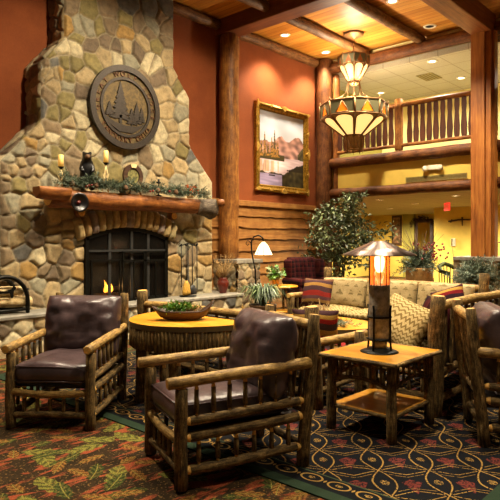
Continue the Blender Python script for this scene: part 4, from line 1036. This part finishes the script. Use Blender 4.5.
for i in range(4):
    a, b = Vector(c[i]), Vector(c[(i+1) % 4]); m_ = (a+b)/2-Vector(inn[i])*.01; tv = (b-a).normalized()
    for (pt, s_) in ((m_, .07), (a*.97+b*.03, .05), (a*.25+b*.75, .035), (a*.75+b*.25, .035)):
        mb = MB(); mb.prism([(-s_*1.6, -s_*.4), (0, -s_*.8), (s_*1.6, -s_*.4), (s_*.6, s_*.4), (0, s_*.9), (-s_*.6, s_*.4)], pt+Vector(inn[i])*.05+Vector((0, -.05, 0)), tv, inn[i], (0, -1, 0), .04); mb.build('frame_ornament', 'gilt_light', t)
def paint(u, v):
    n = lambda a, b, s_=0: noise.noise((u*a, v*b, s_))
    sky = np.array([.80, .84, .92])*(1-.25*max(0, 1-v)) + np.array([.10, .04, -.06])*(1-v); sky = sky*(.92+.25*n(3, 5))
    col = sky
    far = .56+.17*math.exp(-((u-.84)/.17)**2)+.13*math.exp(-((u-.46)/.13)**2)+.05*math.exp(-((u-.12)/.1)**2)+.035*n(11, 1, 5)
    if v < far: col = np.array([.62, .44, .38])*(.85+.55*n(9, 16, 3)+.12*math.sin(u*34+v*22))+np.array([.10, .09, .12])*max(0, (far-v)*2)
    if u > .86 and v < .50+.5*(u-.86)+.05*n(9, 3, 8): col = np.array([.22, .20, .13])*(1+.5*n(20, 20))
    if v < .40+.015*n(10, 3): col = np.array([.70, .60, .62])+np.array([.25, .22, .2])*math.exp(-((u-.45)/.22)**2-((v-.30)/.08)**2)+.10*n(6, 40)
    if u < .55 and .35 < v < .43+.02*n(12, 2): col = np.array([.20, .17, .09])
    for tx, th_ in ((.05, .60), (.12, .71), (.19, .58), (.27, .66), (.33, .76), (.40, .62)):
        if .39 < v < th_:
            k_ = (v-.39)/(th_-.39); w_ = .038*(1-k_)**.8*(.65+.9*abs(n(60, 46, tx*9)))+.003
            if abs(u-tx+.006*n(3, 40, tx)) < w_: col = (np.array([.50, .34, .14]) if n(25, 35, tx*5) > -.1 else np.array([.24, .20, .10]))*(1+.4*n(50, 50))
    if u < .42 and .19 < v < .34: col = col*.45+.55*np.array([.66, .45, .24])*(1+.5*n(40, 5, 2)) if n(16, 2.2, 4) > -.12 else col
    if v < .18+.22*max(0, u-.55)*1.6+.03*n(8, 4): col = np.array([.16, .14, .08])*(1+.7*n(16, 16))
    if u > .6 and .22 < v < .34 and v < .24+.25*(u-.6)+.03*n(9, 9, 4): col = np.array([.12, .10, .06])
    if u < .5 and v < .16: col = np.array([.50, .44, .55])*(1+.3*n(4, 30))
    if abs(u-.27) < .07 and abs(v-.14) < .012: col = np.array([.08, .06, .05])
    return np.clip(col, .02, 1)
NP = 110; vs = []; cs = []; fs = []
for i in range(NP+1):
    for j in range(NP+1):
        u, v = i/NP, j/NP; vs.append((PX0+.14+(PX1-PX0-.28)*u, -.012, PZ0+.14+(PZ1-PZ0-.28)*v)); cs.append([*(paint(u, v)**1.9), 1])
for i in range(NP):
    for j in range(NP): a = i*(NP+1)+j; fs.append((a, a+NP+1, a+NP+2, a+1))
b0 = len(vs); vs += [(PX0+.02, 0, PZ0+.02), (PX1-.02, 0, PZ0+.02), (PX1-.02, 0, PZ1-.02), (PX0+.02, 0, PZ1-.02)]; cs += [[.05, .04, .03, 1]]*4; fs.append((b0, b0+1, b0+2, b0+3))
me = bpy.data.meshes.new('canvas'); me.from_pydata(vs, [], fs); me.materials.append(M['canvas']); at_ = me.color_attributes.new('paint', 'FLOAT_COLOR', 'POINT'); at_.data.foreach_set('color', np.array(cs, np.float32).ravel())
o = bpy.data.objects.new('canvas', me); COL.objects.link(o); o.parent = t

# chandelier
CX, CY = 9.65, 6.05
t = thing('chandelier', 'two-tiered octagonal stained glass chandelier hanging from the plank ceiling', 'chandelier', (CX, CY, 0), .2)
def oct(r, z, k): a = 2*PI*(k+.5)/8; return Vector((r*math.cos(a), r*math.sin(a), z))
def tier(pre, zt, zr, zb, R, rb, triM):
    fr = MB(); gl = MB(); band = MB(); tri = MB(); trm = MB(); Rt = R*1.02
    for k in range(8):
        a, b, c_, d = oct(Rt, zt, k), oct(Rt, zt, k+1), oct(R, zr, k), oct(R, zr, k+1); e, f = oct(rb, zb, k), oct(rb, zb, k+1)
        s_ = R*.024+.004
        for p, q in ((a, b), (c_, d), (a, c_), (c_, e), (e, f)): fr.tube([p, q], s_, 6)
        fr.tube([a, a+Vector((0, 0, R*.08+.02))], s_*.8, 6, 0, s_*.3)
        n_ = (c_+d+a+b)/4; n_ = Vector((n_.x, n_.y, 0)).normalized()*.006
        band.add([c_, d, b, a, c_-n_, d-n_, b-n_, a-n_], [(0, 1, 2, 3), (7, 6, 5, 4)], 0, None, False)
        m0, m1 = (c_+d)/2, (a+b)/2; hw = (d-c_)*.26; h0 = (zt-zr)
        p0, p1, p2 = m0-hw+Vector((0, 0, h0*.10)), m0+hw+Vector((0, 0, h0*.10)), m0+(m1-m0)*.88
        tq = MB(); tq.add([q+n_*1.6 for q in (p0, p1, p2)], [(0, 1, 2)], 0, None, False); tq.build(pre+'triangle_glass', triM[1], t)
        for p, q in ((p0, p1), (p1, p2), (p2, p0)): fr.tube([p+n_*1.6, q+n_*1.6], s_*.55, 5)
        # petal: rounded top glass pane between two dark corner wedges
        pts = []; N2 = 10
        for i in range(N2+1):
            al = PI*i/N2; u = .5-.5*math.cos(al)*.86; hgt = .72+.24*math.sin(al)
            lo, hi = e+(f-e)*u, c_+(d-c_)*u; pts.append(lo+(hi-lo)*min(.97, hgt))
        poly = [e+(f-e)*.07]+pts+[e+(f-e)*.93]; off = ((c_+d+e+f)/4); off = Vector((off.x, off.y, 0)).normalized()*.004
        gq = MB(); gq.add([q-off for q in poly], [tuple(range(len(poly)))], 0, None, False); gq.build(pre+'petal_glass', 'glass_white', t)
        trm.add([q-off*2.2 for q in (e, f, d, c_)], [(0, 1, 2, 3)], 0, None, False)
        fr.tube(poly+[poly[0]], s_*.55, 5, 0, None, False)
    fr.build(pre+'frame', 'chand_metal', t); band.build(pre+'band_glass', triM[0], t); trm.build(pre+'wedge_glass', 'wedge', t)
M['chand_metal'] = plain('chandelier_metal', '#8f6a40', .5, .5, .5, .2)
M['wedge'] = Mat('amber_wedge_glass', .4).color('#6b4420').emit('#a86a28', .25).m
M['amber_dim'] = Mat('brown_art_glass', .4).color('#7a3c18').emit('#b85a20', .35).m
tier('upper_', 5.02, 4.84, 4.53, .30, .115, ('stain_grey', 'amber_dim')); tier('lower_', 4.07, 3.80, 3.46, .645, .20, ('stain_grey', 'amber'))
mb = MB(); mb.lathe([(.20, 5.475), (.21, 5.45), (.17, 5.43), (.06, 5.41), (.03, 5.37), (0, 5.37)][::-1], (0, 0, 0), 8); mb.build('canopy', 'chand_metal', t)
mb = MB()
for k in range(6):
    z0 = 5.37-k*.055
    mb.tube([(.016*math.cos(q)*(1 if k % 2 else .25), .016*math.cos(q)*(.25 if k % 2 else 1), z0-.03+.036*math.sin(q)) for q in [2*PI*i/10 for i in range(11)]], .006, 6)
for k in range(4): a = k*PI/2; mb.tube([(0, 0, 5.06), (.29*math.cos(a), .29*math.sin(a), 5.0)], .008, 6)
mb.build('chain', 'chand_metal', t)
for k in range(4): mb = MB(); a = k*PI/2+.4; mb.tube([(.11*math.cos(a), .11*math.sin(a), 4.52), (.16*math.cos(a), .16*math.sin(a), 4.3), (.55*math.cos(a), .55*math.sin(a), 4.07)], .009, 6); mb.tube([(.10*math.cos(a), .10*math.sin(a), 4.52), (.14*math.cos(a), .14*math.sin(a), 4.08)], .012, 6); mb.build('hanging_rod', 'chand_metal', t)
mb = MB(); mb.lathe([(.115, 4.53), (.12, 4.50), (.06, 4.46), (0, 4.45)][::-1], (0, 0, 0), 8); mb.build('upper_boss', 'chand_metal', t)
mb = MB()
for k in range(8):
    a, b, c_, d = oct(.20, 3.46, k), oct(.20, 3.46, k+1), oct(.17, 3.17, k), oct(.17, 3.17, k+1)
    for p, q in ((a, b), (c_, d), (a, c_), (a, d), (b, c_)): mb.tube([p, q], .011, 5)
    mb.tube([c_, c_-Vector((0, 0, .05))], .012, 5, 0, .004)
mb.build('bottom_gallery', 'chand_metal', t)
mb = MB(); mb.lathe([(0, 3.20), (.16, 3.20), (.185, 3.45), (0, 3.45)], (0, 0, 0), 8, 0, 1, 1, None, False); mb.build('gallery_glass', 'wedge', t)

def downlight(x, y, z, label, r=.085, lit=True):
    t = thing('recessed_downlight', label, 'light', (x, y, z))
    mb = MB(); mb.lathe([(r*.75, 0), (r*.8, -.012), (r*1.15, -.012), (r*1.25, 0)], (0, 0, 0), 24); mb.build('trim_ring', 'trim_white', t)
    mb = MB(); mb.lathe([(0, -.004), (r*.78, -.004)], (0, 0, 0), 24); mb.build('bulb', 'lamp_disc' if lit else 'grille_dark', t)
downlight(8.80, 7.10, CEIL, 'lit ceiling downlight nearest the round log post, above the red wall')
downlight(10.20, 7.10, CEIL, 'lit ceiling downlight above the painting, left of the chandelier')
downlight(8.79, 4.75, CEIL, 'lit ceiling downlight at the top edge, right of the chandelier')
downlight(10.3, 4.78, CEIL, 'small unlit ceiling speaker in the planks near the square column', .10, False)
downlight(10.95, 5.03, 5.02, 'lit downlight in the white upstairs ceiling, nearest the log edge')
downlight(12.5, 5.07, 5.02, 'lit downlight in the white upstairs ceiling beside the square column')
downlight(12.44, 7.03, 5.02, 'lit downlight in the white upstairs ceiling right of the chandelier')
downlight(12.65, 7.18, 2.43, 'lit downlight under the balcony nearest the ficus tree')
downlight(14.66, 7.23, 2.43, 'lit downlight under the balcony in the middle of the corridor ceiling')
downlight(16.3, 8.9, 2.43, 'lit downlight under the balcony furthest back above the dark picture')
downlight(12.66, 5.26, 2.43, 'lit downlight under the balcony nearest the square column')
# grilles, emergency light, exit sign
def grille(name, label, cat, loc, T, w_, h_, n):
    t = thing(name, label, cat, loc); mb = MB(); mb.box((-w_/2, -.004, -h_/2), (w_/2, .0, h_/2), 0, 0, T); mb.build('backing', 'grille_dark', t)
    mb = MB()
    for a, b in (((-w_/2-.015, -.012, -h_/2-.015), (w_/2+.015, 0, -h_/2)), ((-w_/2-.015, -.012, h_/2), (w_/2+.015, 0, h_/2+.015)), ((-w_/2-.015, -.012, -h_/2), (-w_/2, 0, h_/2)), ((w_/2, -.012, -h_/2), (w_/2+.015, 0, h_/2))): mb.box(a, b, 0, 0, T)
    for i in range(n): z = -h_/2+h_*(i+.5)/n; mb.box((-w_/2, -.010, z-h_/n*.25), (w_/2, -.003, z+h_/n*.25), 0, 0, T)
    mb.build('louvre', 'grille', t)
grille('air_grille', 'long narrow air grille in the yellow balcony front', 'vent', (10.678, 4.84, 2.635), TR((0, 0, 0), 0, 0, -PI/2), 1.22, .075, 4)
grille('ceiling_vent', 'square slotted vent in the white upstairs ceiling', 'vent', (11.93, 5.55, 5.018), TR((0, 0, 0), PI/2, 0, 0) @ TR((0, 0, 0), 0, PI), .50, .34, 5)
t = thing('emergency_light', 'white twin-head emergency light on the yellow balcony front', 'light', (10.678, 4.87, 2.84))
mb = MB(); mb.box((-.06, -.11, -.045), (0, .11, .045), 0, .012); mb.build('housing', 'white', t)
for y in (-.15, .15): mb = MB(); mb.lathe([(0, 0), (.05, 0), (.06, .03), (.045, .08), (0, .085)], (0, 0, 0), 14, 0, 1, 1, TR((-.10, y, -.01), 0, PI/2+.2)); mb.build('lamp_head', 'white', t)
t = thing('exit_sign', 'red lit exit sign hanging from the corridor ceiling', 'sign', (14.47, 6.24, 2.43), -.72)
mb = MB(); mb.box((-.012, -.015, -.03), (.012, .015, 0)); mb.build('mount', 'white', t)
mb = MB(); mb.box((-.02, -.15, -.24), (.02, .15, -.03), 0, .005); mb.build('plate', 'exit', t)
mb = MB(); text_mesh(mb, 'EXIT', .13, TR((-.022, 0, -.135), PI/2, 0, -PI/2), .002); mb.build('lettering', 'white', t)
# balcony railing
def railing(label, y0, y1, newels):
    t = thing('balcony_railing', label, 'railing', (10.66, 0, 3.25)); n = int((y1-y0)/.135)
    part_log('top_rail', t, (0, y0, .92), (0, y1, .92), .05, None, ('log', 'cut'), 10, .03); part_log('bottom_rail', t, (0, y0, .10), (0, y1, .10), .038, None, ('log', 'cut'), 10, .03)
    for k in range(n):
        y = y0+(y1-y0)*(k+.5)/n
        if any(abs(y-q) < .10 for q in newels): continue
        mb = MB(); pr = [(.036, .1), (.052, .2), (.058, .34), (.044, .5), (.036, .62), (.048, .74), (.040, .9)]
        mb.prism([(a, z) for a, z in pr]+[(-a, z) for a, z in reversed(pr)], (-.014, y, 0), (0, 1, 0), (0, 0, 1), (1, 0, 0), .028); mb.build('baluster', 'bal', t)
    for q in newels: part_log('newel_post', t, (0, q, 0), (0, q, 1.05), .085, None, ('log', 'cut'), 14, .02)
M['bal'] = grain('dark_baluster', [(.3, '#2c1409'), (.5, '#4a2410'), (.75, '#64351a')], 2)
railing('log balcony railing with flat sawn balusters between chandelier and square column', 4.06, 7.10, (5.61,))
railing('log balcony railing right of the square column, at the photo edge', -1.2, 3.60, (1.6,))
# far wall things
t = thing('framed_picture', 'tall dark framed picture on the far yellow wall', 'picture', (20.46, 10.85, 1.82))
mb = MB(); mb.box((-.03, -.21, -.58), (0, .21, .58), 0, .008); mb.build('frame', 'bowl', t)
M['pic'] = plain('brown_print', '#7a5a40', .5, var=.7, scale=7)
mb = MB(); mb.box((-.036, -.15, -.50), (-.028, .15, .50)); mb.build('print', 'pic', t)
t = thing('wall_mirror', 'dark framed mirror with a twig garland over its top on the far yellow wall', 'mirror', (20.46, 9.72, 1.55))
mm = Mat('mirror_glass', .05, 1).color('#c8c0a0'); M['mirror'] = mm.m
mb = MB(); mb.box((-.03, -.36, -.75), (0, .36, .68), 0, .008); mb.build('frame', 'bowl', t)
mb = MB(); mb.box((-.036, -.24, -.62), (-.028, .24, .55)); mb.build('glass', 'mirror', t)
mb = MB()
for k in range(90): a = PI*random.random(); sprig(mb, (-.06, .44*math.cos(a), .45+.28*math.sin(a)), (-.3, random.uniform(-1, 1), random.uniform(-.6, .6)), .12, 0, .06, .02, .02)
mb.build('twig_garland', 'twig', t)
t = thing('wall_ornament', 'dark horizontal trophy ornament high on the yellow wall by the column', 'ornament', (16.98, 6.86, 2.02))
mb = MB(); mb.tube([(0, .42, -.02), (-.03, .1, .02), (-.03, -.1, .02), (0, -.5, .0)], .022, 8); mb.tube([(-.03, -.02, .10), (-.03, -.02, -.17)], .03, 8, 0, .012); mb.tube([(-.02, .3, .04), (-.02, .34, -.06)], .015, 6); mb.build('bar', 'bowl', t)
t = thing('wall_phone', 'cream wall telephone on the yellow wall left of the column', 'telephone', (16.99, 7.12, 1.36))
mb = MB(); mb.box((-.05, -.07, -.12), (0, .07, .12), 0, .015); mb.build('body', 'white', t)
mb = MB(); mb.tube([(-.07, .03, .10), (-.085, .03, 0), (-.07, .03, -.10)], .02, 8); mb.build('handset', 'grille', t)
mb = MB(); mb.tube([(-.03, .02, -.11), (-.03, .03, -.3), (-.03, -.01, -.42), (-.03, -.03, -.25)], .007, 6); mb.build('cord', 'grille', t)

# ================================================================== PLANTS, LAMPS, TABLE THINGS
def leafball(mb, c, R, n, L, W, mis=(0,), flat=.35, clumps=0):
    c = Vector(c); cl = [Vector((random.gauss(0, .45)*R[0], random.gauss(0, .45)*R[1], random.gauss(0, .5)*R[2])) for _ in range(clumps)]
    for _ in range(n):
        if cl and random.random() < .75: p = random.choice(cl)+Vector((random.gauss(0, .16)*R[0], random.gauss(0, .16)*R[1], random.gauss(0, .14)*R[2]))
        else:
            while True:
                p = Vector((random.uniform(-1, 1), random.uniform(-1, 1), random.uniform(-1, 1)))
                if .25 < p.length < 1: break
            p = Vector((p.x*R[0], p.y*R[1], p.z*R[2]))
        d = Vector((random.gauss(0, 1), random.gauss(0, 1), random.gauss(-.4, .7))); p.z = max(-R[2], min(R[2], p.z)); mb.leaf(c+p, d, Vector((random.gauss(0, 1), random.gauss(0, 1), 1)), L*random.uniform(.7, 1.25), W*random.uniform(.8, 1.2), random.choice(mis))
t = thing('ficus_tree', 'bushy potted ficus tree standing in the corner behind the cream sofa', 'potted tree', (9.58, 6.28, 0))
mb = MB(); mb.lathe([(0, 0), (.19, 0), (.24, .38), (.25, .40), (.22, .40), (.20, .34), (0, .34)], (0, 0, 0), 24); mb.build('basket', 'basket', t)
mb = MB(); mb.lathe([(0, .36), (.205, .36)], (0, 0, 0), 20); mb.build('soil', 'soil', t)
mb = MB()
for k in range(5):
    a = k*1.26; p0 = Vector((.04*math.cos(a), .04*math.sin(a), .33)); mid = Vector((.06*math.cos(a+1.5), .06*math.sin(a+1.5), .95)); mb.tube([p0, mid, Vector((.3*math.cos(a), .3*math.sin(a), 1.7))], .018, 7, 0, .006)
    for q in range(5): b = random.random()*6.28; mb.tube([mid+Vector((0, 0, .1*q)), mid+Vector((.4*math.cos(b), .4*math.sin(b), .3+.12*q))], .007, 5, 0, .003)
mb.build('trunk', 'twig', t)
mb = MB(); leafball(mb, (0, 0, 1.62), (.64, .64, .68), 3000, .10, .045, (0, 0, 0, 1), clumps=34); leafball(mb, (-.1, .0, 1.0), (.42, .42, .35), 400, .10, .045, (0, 0, 1), clumps=9); mb.build('foliage', ['leaf', 'leaf_light'], t)

t = thing('floor_lamp', 'wrought iron floor lamp with curled arm and lit white glass shade', 'lamp', (7.26, 6.52, 0), math.radians(-47.6))
mb = MB(); mb.lathe([(.15, 0), (.15, .012), (.05, .03), (.016, .05), (0, .05)], (0, 0, 0), 20); mb.build('base', 'iron', t)
mb = MB(); mb.tube([(0, 0, .04), (.02, 0, .5), (.01, 0, .9), (-.05, 0, 1.2), (-.06, 0, 1.38), (-.02, 0, 1.47), (.07, 0, 1.50), (.13, 0, 1.46), (.15, 0, 1.40)], .013, 8); mb.tube([(-.06, 0, 1.36), (-.12, 0, 1.42), (-.15, 0, 1.36), (-.12, 0, 1.32), (-.10, 0, 1.35)], .007, 6); mb.build('stem', 'iron', t)
mb = MB(); mb.lathe([(.03, .22), (.085, .15), (.135, .04), (.155, 0), (.15, 0), (.07, .15), (.02, .21)], (.15, 0, 1.165), 8, 0, 1, 1, None, False); mb.build('glass_shade', 'lamp_shade', t)
mb = MB()
for k in range(8): a = 2*PI*k/8; mb.tube([(.15+.03*math.cos(a), .03*math.sin(a), 1.385), (.15+.087*math.cos(a), .087*math.sin(a), 1.315), (.15+.158*math.cos(a), .158*math.sin(a), 1.165)], .005, 5)
mb.build('leading', 'iron', t)
lamp('POINT', (7.26+.15*.674, 6.52-.15*.738, 1.18), 9, size=.05)

def blades(mb, c, n, L, W, up=.8, mis=(0,)):
    for _ in range(n):
        a = random.random()*6.28; l = L*random.uniform(.6, 1.15); d = Vector((math.cos(a), math.sin(a), 0)); c0 = Vector(c)+d*.03; k = random.uniform(.3, 1)
        p1, p2, p3 = c0+d*l*.25*k+Vector((0, 0, l*.45*up)), c0+d*l*.6*k+Vector((0, 0, l*.6*up)), c0+d*l*k+Vector((0, 0, l*random.uniform(.1, .55)*up)); s_ = d.cross(Vector((0, 0, 1)))*W/2; mi = random.choice(mis)
        vs = [c0-s_*.6, c0+s_*.6, p1-s_, p1+s_, p2-s_, p2+s_, p3]; mb.add(vs, [(0, 1, 3, 2), (2, 3, 5, 4), (4, 5, 6)], mi, None, False)
t = thing('potted_fern', 'green arching plant in a tall planter between the floor lamp and leather armchair', 'plant', (6.02, 5.25, 0))
mb = MB(); mb.lathe([(0, 0), (.15, 0), (.19, .48), (.20, .50), (.17, .50), (.16, .46), (0, .46)], (0, 0, 0), 20); mb.build('planter', 'basket', t)
mb = MB(); blades(mb, (0, 0, .47), 330, .40, .020, 1.15, (0, 0, 0, 0, 1)); mb.build('fronds', ['fern', 'leaf_light'], t)
t = thing('potted_ivy', 'small leafy pot plant on the round side table beside the wing chair', 'plant', (7.60, 6.34, .632))
mb = MB(); mb.lathe([(0, 0), (.05, 0), (.065, .09), (.07, .10), (.055, .10), (0, .085)], (0, 0, 0), 16); mb.build('pot', 'terracotta', t)
mb = MB(); leafball(mb, (0, 0, .21), (.15, .15, .13), 170, .085, .06, (0, 1), clumps=8); mb.build('leaves', ['leaf_light', 'leaf_bright'], t)

# dough bowl on the half-round table
t = thing('dough_bowl', 'long carved wooden dough bowl with greenery on the half-round table', 'bowl', (3.27, 3.77, .707), math.radians(-40))
mb = MB(); a, b = .27, .13; prof = [(0, .0), (.45, .004), (.75, .03), (.95, .075), (1.0, .095), (.93, .092), (.72, .05), (.4, .022), (0, .018)]
mb.lathe(prof, (0, 0, 0), 32, 0, a, b); mb.v = [(x, y, z+max(0, abs(x)-.14)**2*(5.5 if x > 0 else 2.2)) for x, y, z in mb.v]; mb.build('bowl', 'bowl', t)
mb = MB(); needles(mb, (-.05, 0, .10), 420, .055, (.06, .04, .022), 0, (0, 0, 1), .012); mb.build('greenery', 'leaf_bright', t); mb = MB(); needles(mb, (.08, 0, .085), 130, .05, (.05, .035, .012), 0, (0, 0, .6), .012); mb.build('dried_leaves', 'grass_dry', t)
# coffee table arrangement
tag(MB().log((4.86, 3.60, .502), (4.86, 3.60, .70), .055, None, 14, 0, 1).build('log_candle_stand', ['bark', 'cut']), 'upright cut log section standing on the coffee table', 'ornament')
t = thing('table_centrepiece', 'low evergreen centrepiece with a pale cone on the coffee table', 'centrepiece', (4.95, 3.42, .502))
mb = MB()
for k in range(90): a = random.random()*6.28; sprig(mb, (random.gauss(0, .06), random.gauss(0, .10), .02+random.random()*.04), (math.cos(a), math.sin(a), random.uniform(0, .5)), random.uniform(.08, .18), 0, .045, .008)
mb.build('greenery', 'needle_blue', t)
mb = MB(); blades(mb, (-.02, .06, .02), 26, .24, .006, 1.6); mb.build('dry_grass', 'grass_dry', t)
M['pale_cone'] = plain('pale_cone', '#bdb3a2', .7, var=.35, scale=60, bump=.6)
mb = MB(); mb.lathe([(0, 0), (.035, .01), (.05, .045), (.035, .09), (0, .11)], (-.05, -.02, .04), 14); mb.build('cone', 'pale_cone', t)

def metal_lamp(label, loc):
    t = thing('table_lamp', label, 'lamp', loc)
    mb = MB(); mb.lathe([(0, 0), (.14, 0), (.142, .012), (.12, .022), (.085, .03), (.08, .04), (0, .04)], (0, 0, 0), 32); mb.build('base', 'iron', t)
    mb = MB(); mb.lathe([(.075, .10), (.078, .105), (.078, .50), (.075, .51), (0, .51)], (0, 0, 0), 28)
    mb.lathe([(.055, .03), (.055, .105)], (0, 0, 0), 20); mb.build('column', 'lamp_body', t)
    mb = MB()
    for k in range(4):
        a = k*PI/2+PI/4+.83; c_, s_ = math.cos(a), math.sin(a); mb.tube([(.095*c_, .095*s_, .025), (.088*c_, .088*s_, .10), (.088*c_, .088*s_, .33), (.094*c_, .094*s_, .36)], .008, 7)
    for z in (.105, .27): mb.tube([(.086*math.cos(2*PI*i/24), .086*math.sin(2*PI*i/24), z) for i in range(25)], .008, 6)
    mb.build('cage', 'iron', t)
    mb = MB(); mb.lathe([(.072, .51), (.072, .76)], (0, 0, 0), 28); mb.build('amber_cylinder', 'lamp_glass', t)
    mb = MB()
    for k in range(10): a = 2*PI*k/10; mb.tube([(.076*math.cos(a), .076*math.sin(a), .505), (.076*math.cos(a), .076*math.sin(a), .765)], .0035, 5)
    mb.build('rod', 'iron', t)
    mb = MB(); mb.lathe([(0, .60), (.02, .605), (.036, .65), (.038, .70), (.02, .75), (0, .755)], (0, 0, 0), 16); mb.build('bulb', 'bulb', t)
    mb = MB(); mb.lathe([(0, .835), (.05, .835), (.065, .828), (.16, .785), (.27, .735), (.272, .728), (.266, .728), (.155, .772), (.06, .815), (0, .82)], (0, 0, 0), 48); mb.build('shade', 'copper', t)
    lamp('POINT', (loc[0], loc[1], loc[2]+.66), 14, color=(1, .66, .30), size=.06); return t
M['lamp_body'] = plain('mica_column', '#9a9488', .6, .0, .5, .35, 26, .3)
lg = Mat('lamp_amber_glass', .15, 0, .4).color('#d8591c').emit('#ff6a18', .85); lg.b.inputs['Alpha'].default_value = .62; M['lamp_glass'] = lg.m
M['bulb'] = Mat('hot_bulb', .4).color('#fff0c8').emit('#ffd890', 14).m
metal_lamp('metal table lamp with lit amber cylinder and wide copper shade on the square table', (3.80, 2.16, .564))
metal_lamp('second metal table lamp with copper shade at the right edge, on the console', (8.12, 2.50, .645))
t = thing('console_table', 'narrow wooden console behind the cream sofa at the right edge', 'table', (8.02, 2.78, 0))
mb = MB(); mb.box((-.22, -.7, .60), (.22, .7, .643), 0, .006); mb.build('tabletop', 'top', t)
for sx in (-1, 1):
    for sy in (-1, 1): part_log('leg', t, (sx*.16, sy*.6, 0), (sx*.16, sy*.6, .60), .035)
t = thing('evergreen_arrangement', 'large blue-green evergreen arrangement on the console right of the sofa', 'plant', (7.90, 2.98, .645))
mb = MB(); mb.lathe([(0, 0), (.12, 0), (.16, .16), (.17, .18), (.14, .18), (0, .15)], (0, 0, 0), 18); mb.build('pot', 'basket', t)
mb = MB()
for k in range(230): a = random.random()*6.28; e = random.uniform(-.25, 1.4); sprig(mb, (random.gauss(0, .05), random.gauss(0, .06), .18+random.random()*.08), (math.cos(a)*math.cos(e), math.sin(a)*math.cos(e), math.sin(e)), random.uniform(.18, .36), 0 if random.random() < .6 else 1, .06, .010, .02)
mb.build('greenery', ['needle_blue', 'needle'], t)
t = thing('berry_planter', 'tan cylinder planter with spruce, twigs and red berries behind the cream sofa', 'plant', (8.46, 4.10, 0))
mb = MB(); mb.lathe([(0, 0), (.19, 0), (.21, .95), (.215, .98), (.19, .98), (.18, .92), (0, .92)], (0, 0, 0), 24); mb.build('planter', 'terracotta', t)
mb = MB()
for k in range(170): a = random.random()*6.28; e = random.uniform(-.1, 1.35); sprig(mb, (random.gauss(0, .05), random.gauss(0, .05), .94+random.random()*.08), (math.cos(a)*math.cos(e), math.sin(a)*math.cos(e), math.sin(e)), random.uniform(.18, .40), 0 if random.random() < .6 else 1, .06, .011, .02)
mb.build('greenery', ['needle_blue', 'needle'], t)
mb = MB()
for k in range(26): a = random.random()*6.28; r = random.uniform(.15, .42); mb.tube([(0, 0, .95), (r*.4*math.cos(a), r*.4*math.sin(a), 1.25), (r*math.cos(a), r*math.sin(a), 1.35+random.random()*.25)], .005, 5, 0, .002)
mb.build('twigs', 'twig', t)
mb = MB()
for k in range(60): a = random.random()*6.28; r = random.uniform(0, .30); c_ = (.10+r*math.cos(a), -.14+r*math.sin(a), 1.08+random.random()*.3); mb.lathe([(0, -.018), (.013, -.012), (.018, 0), (.013, .012), (0, .018)], c_, 7)
o = mb.build('berries', 'berry', t); o['kind'] = 'stuff'

# things that stand on the rug are raised by its thickness
for o in list(SC.objects):
    if o.parent is None and 'category' in o and o.name != 'area_rug' and abs(o.location.z) < 1e-6 and RUG[0] < o.location.x < RUG[1] and RUG[2] < o.location.y < RUG[3]: o.location.z = .0105
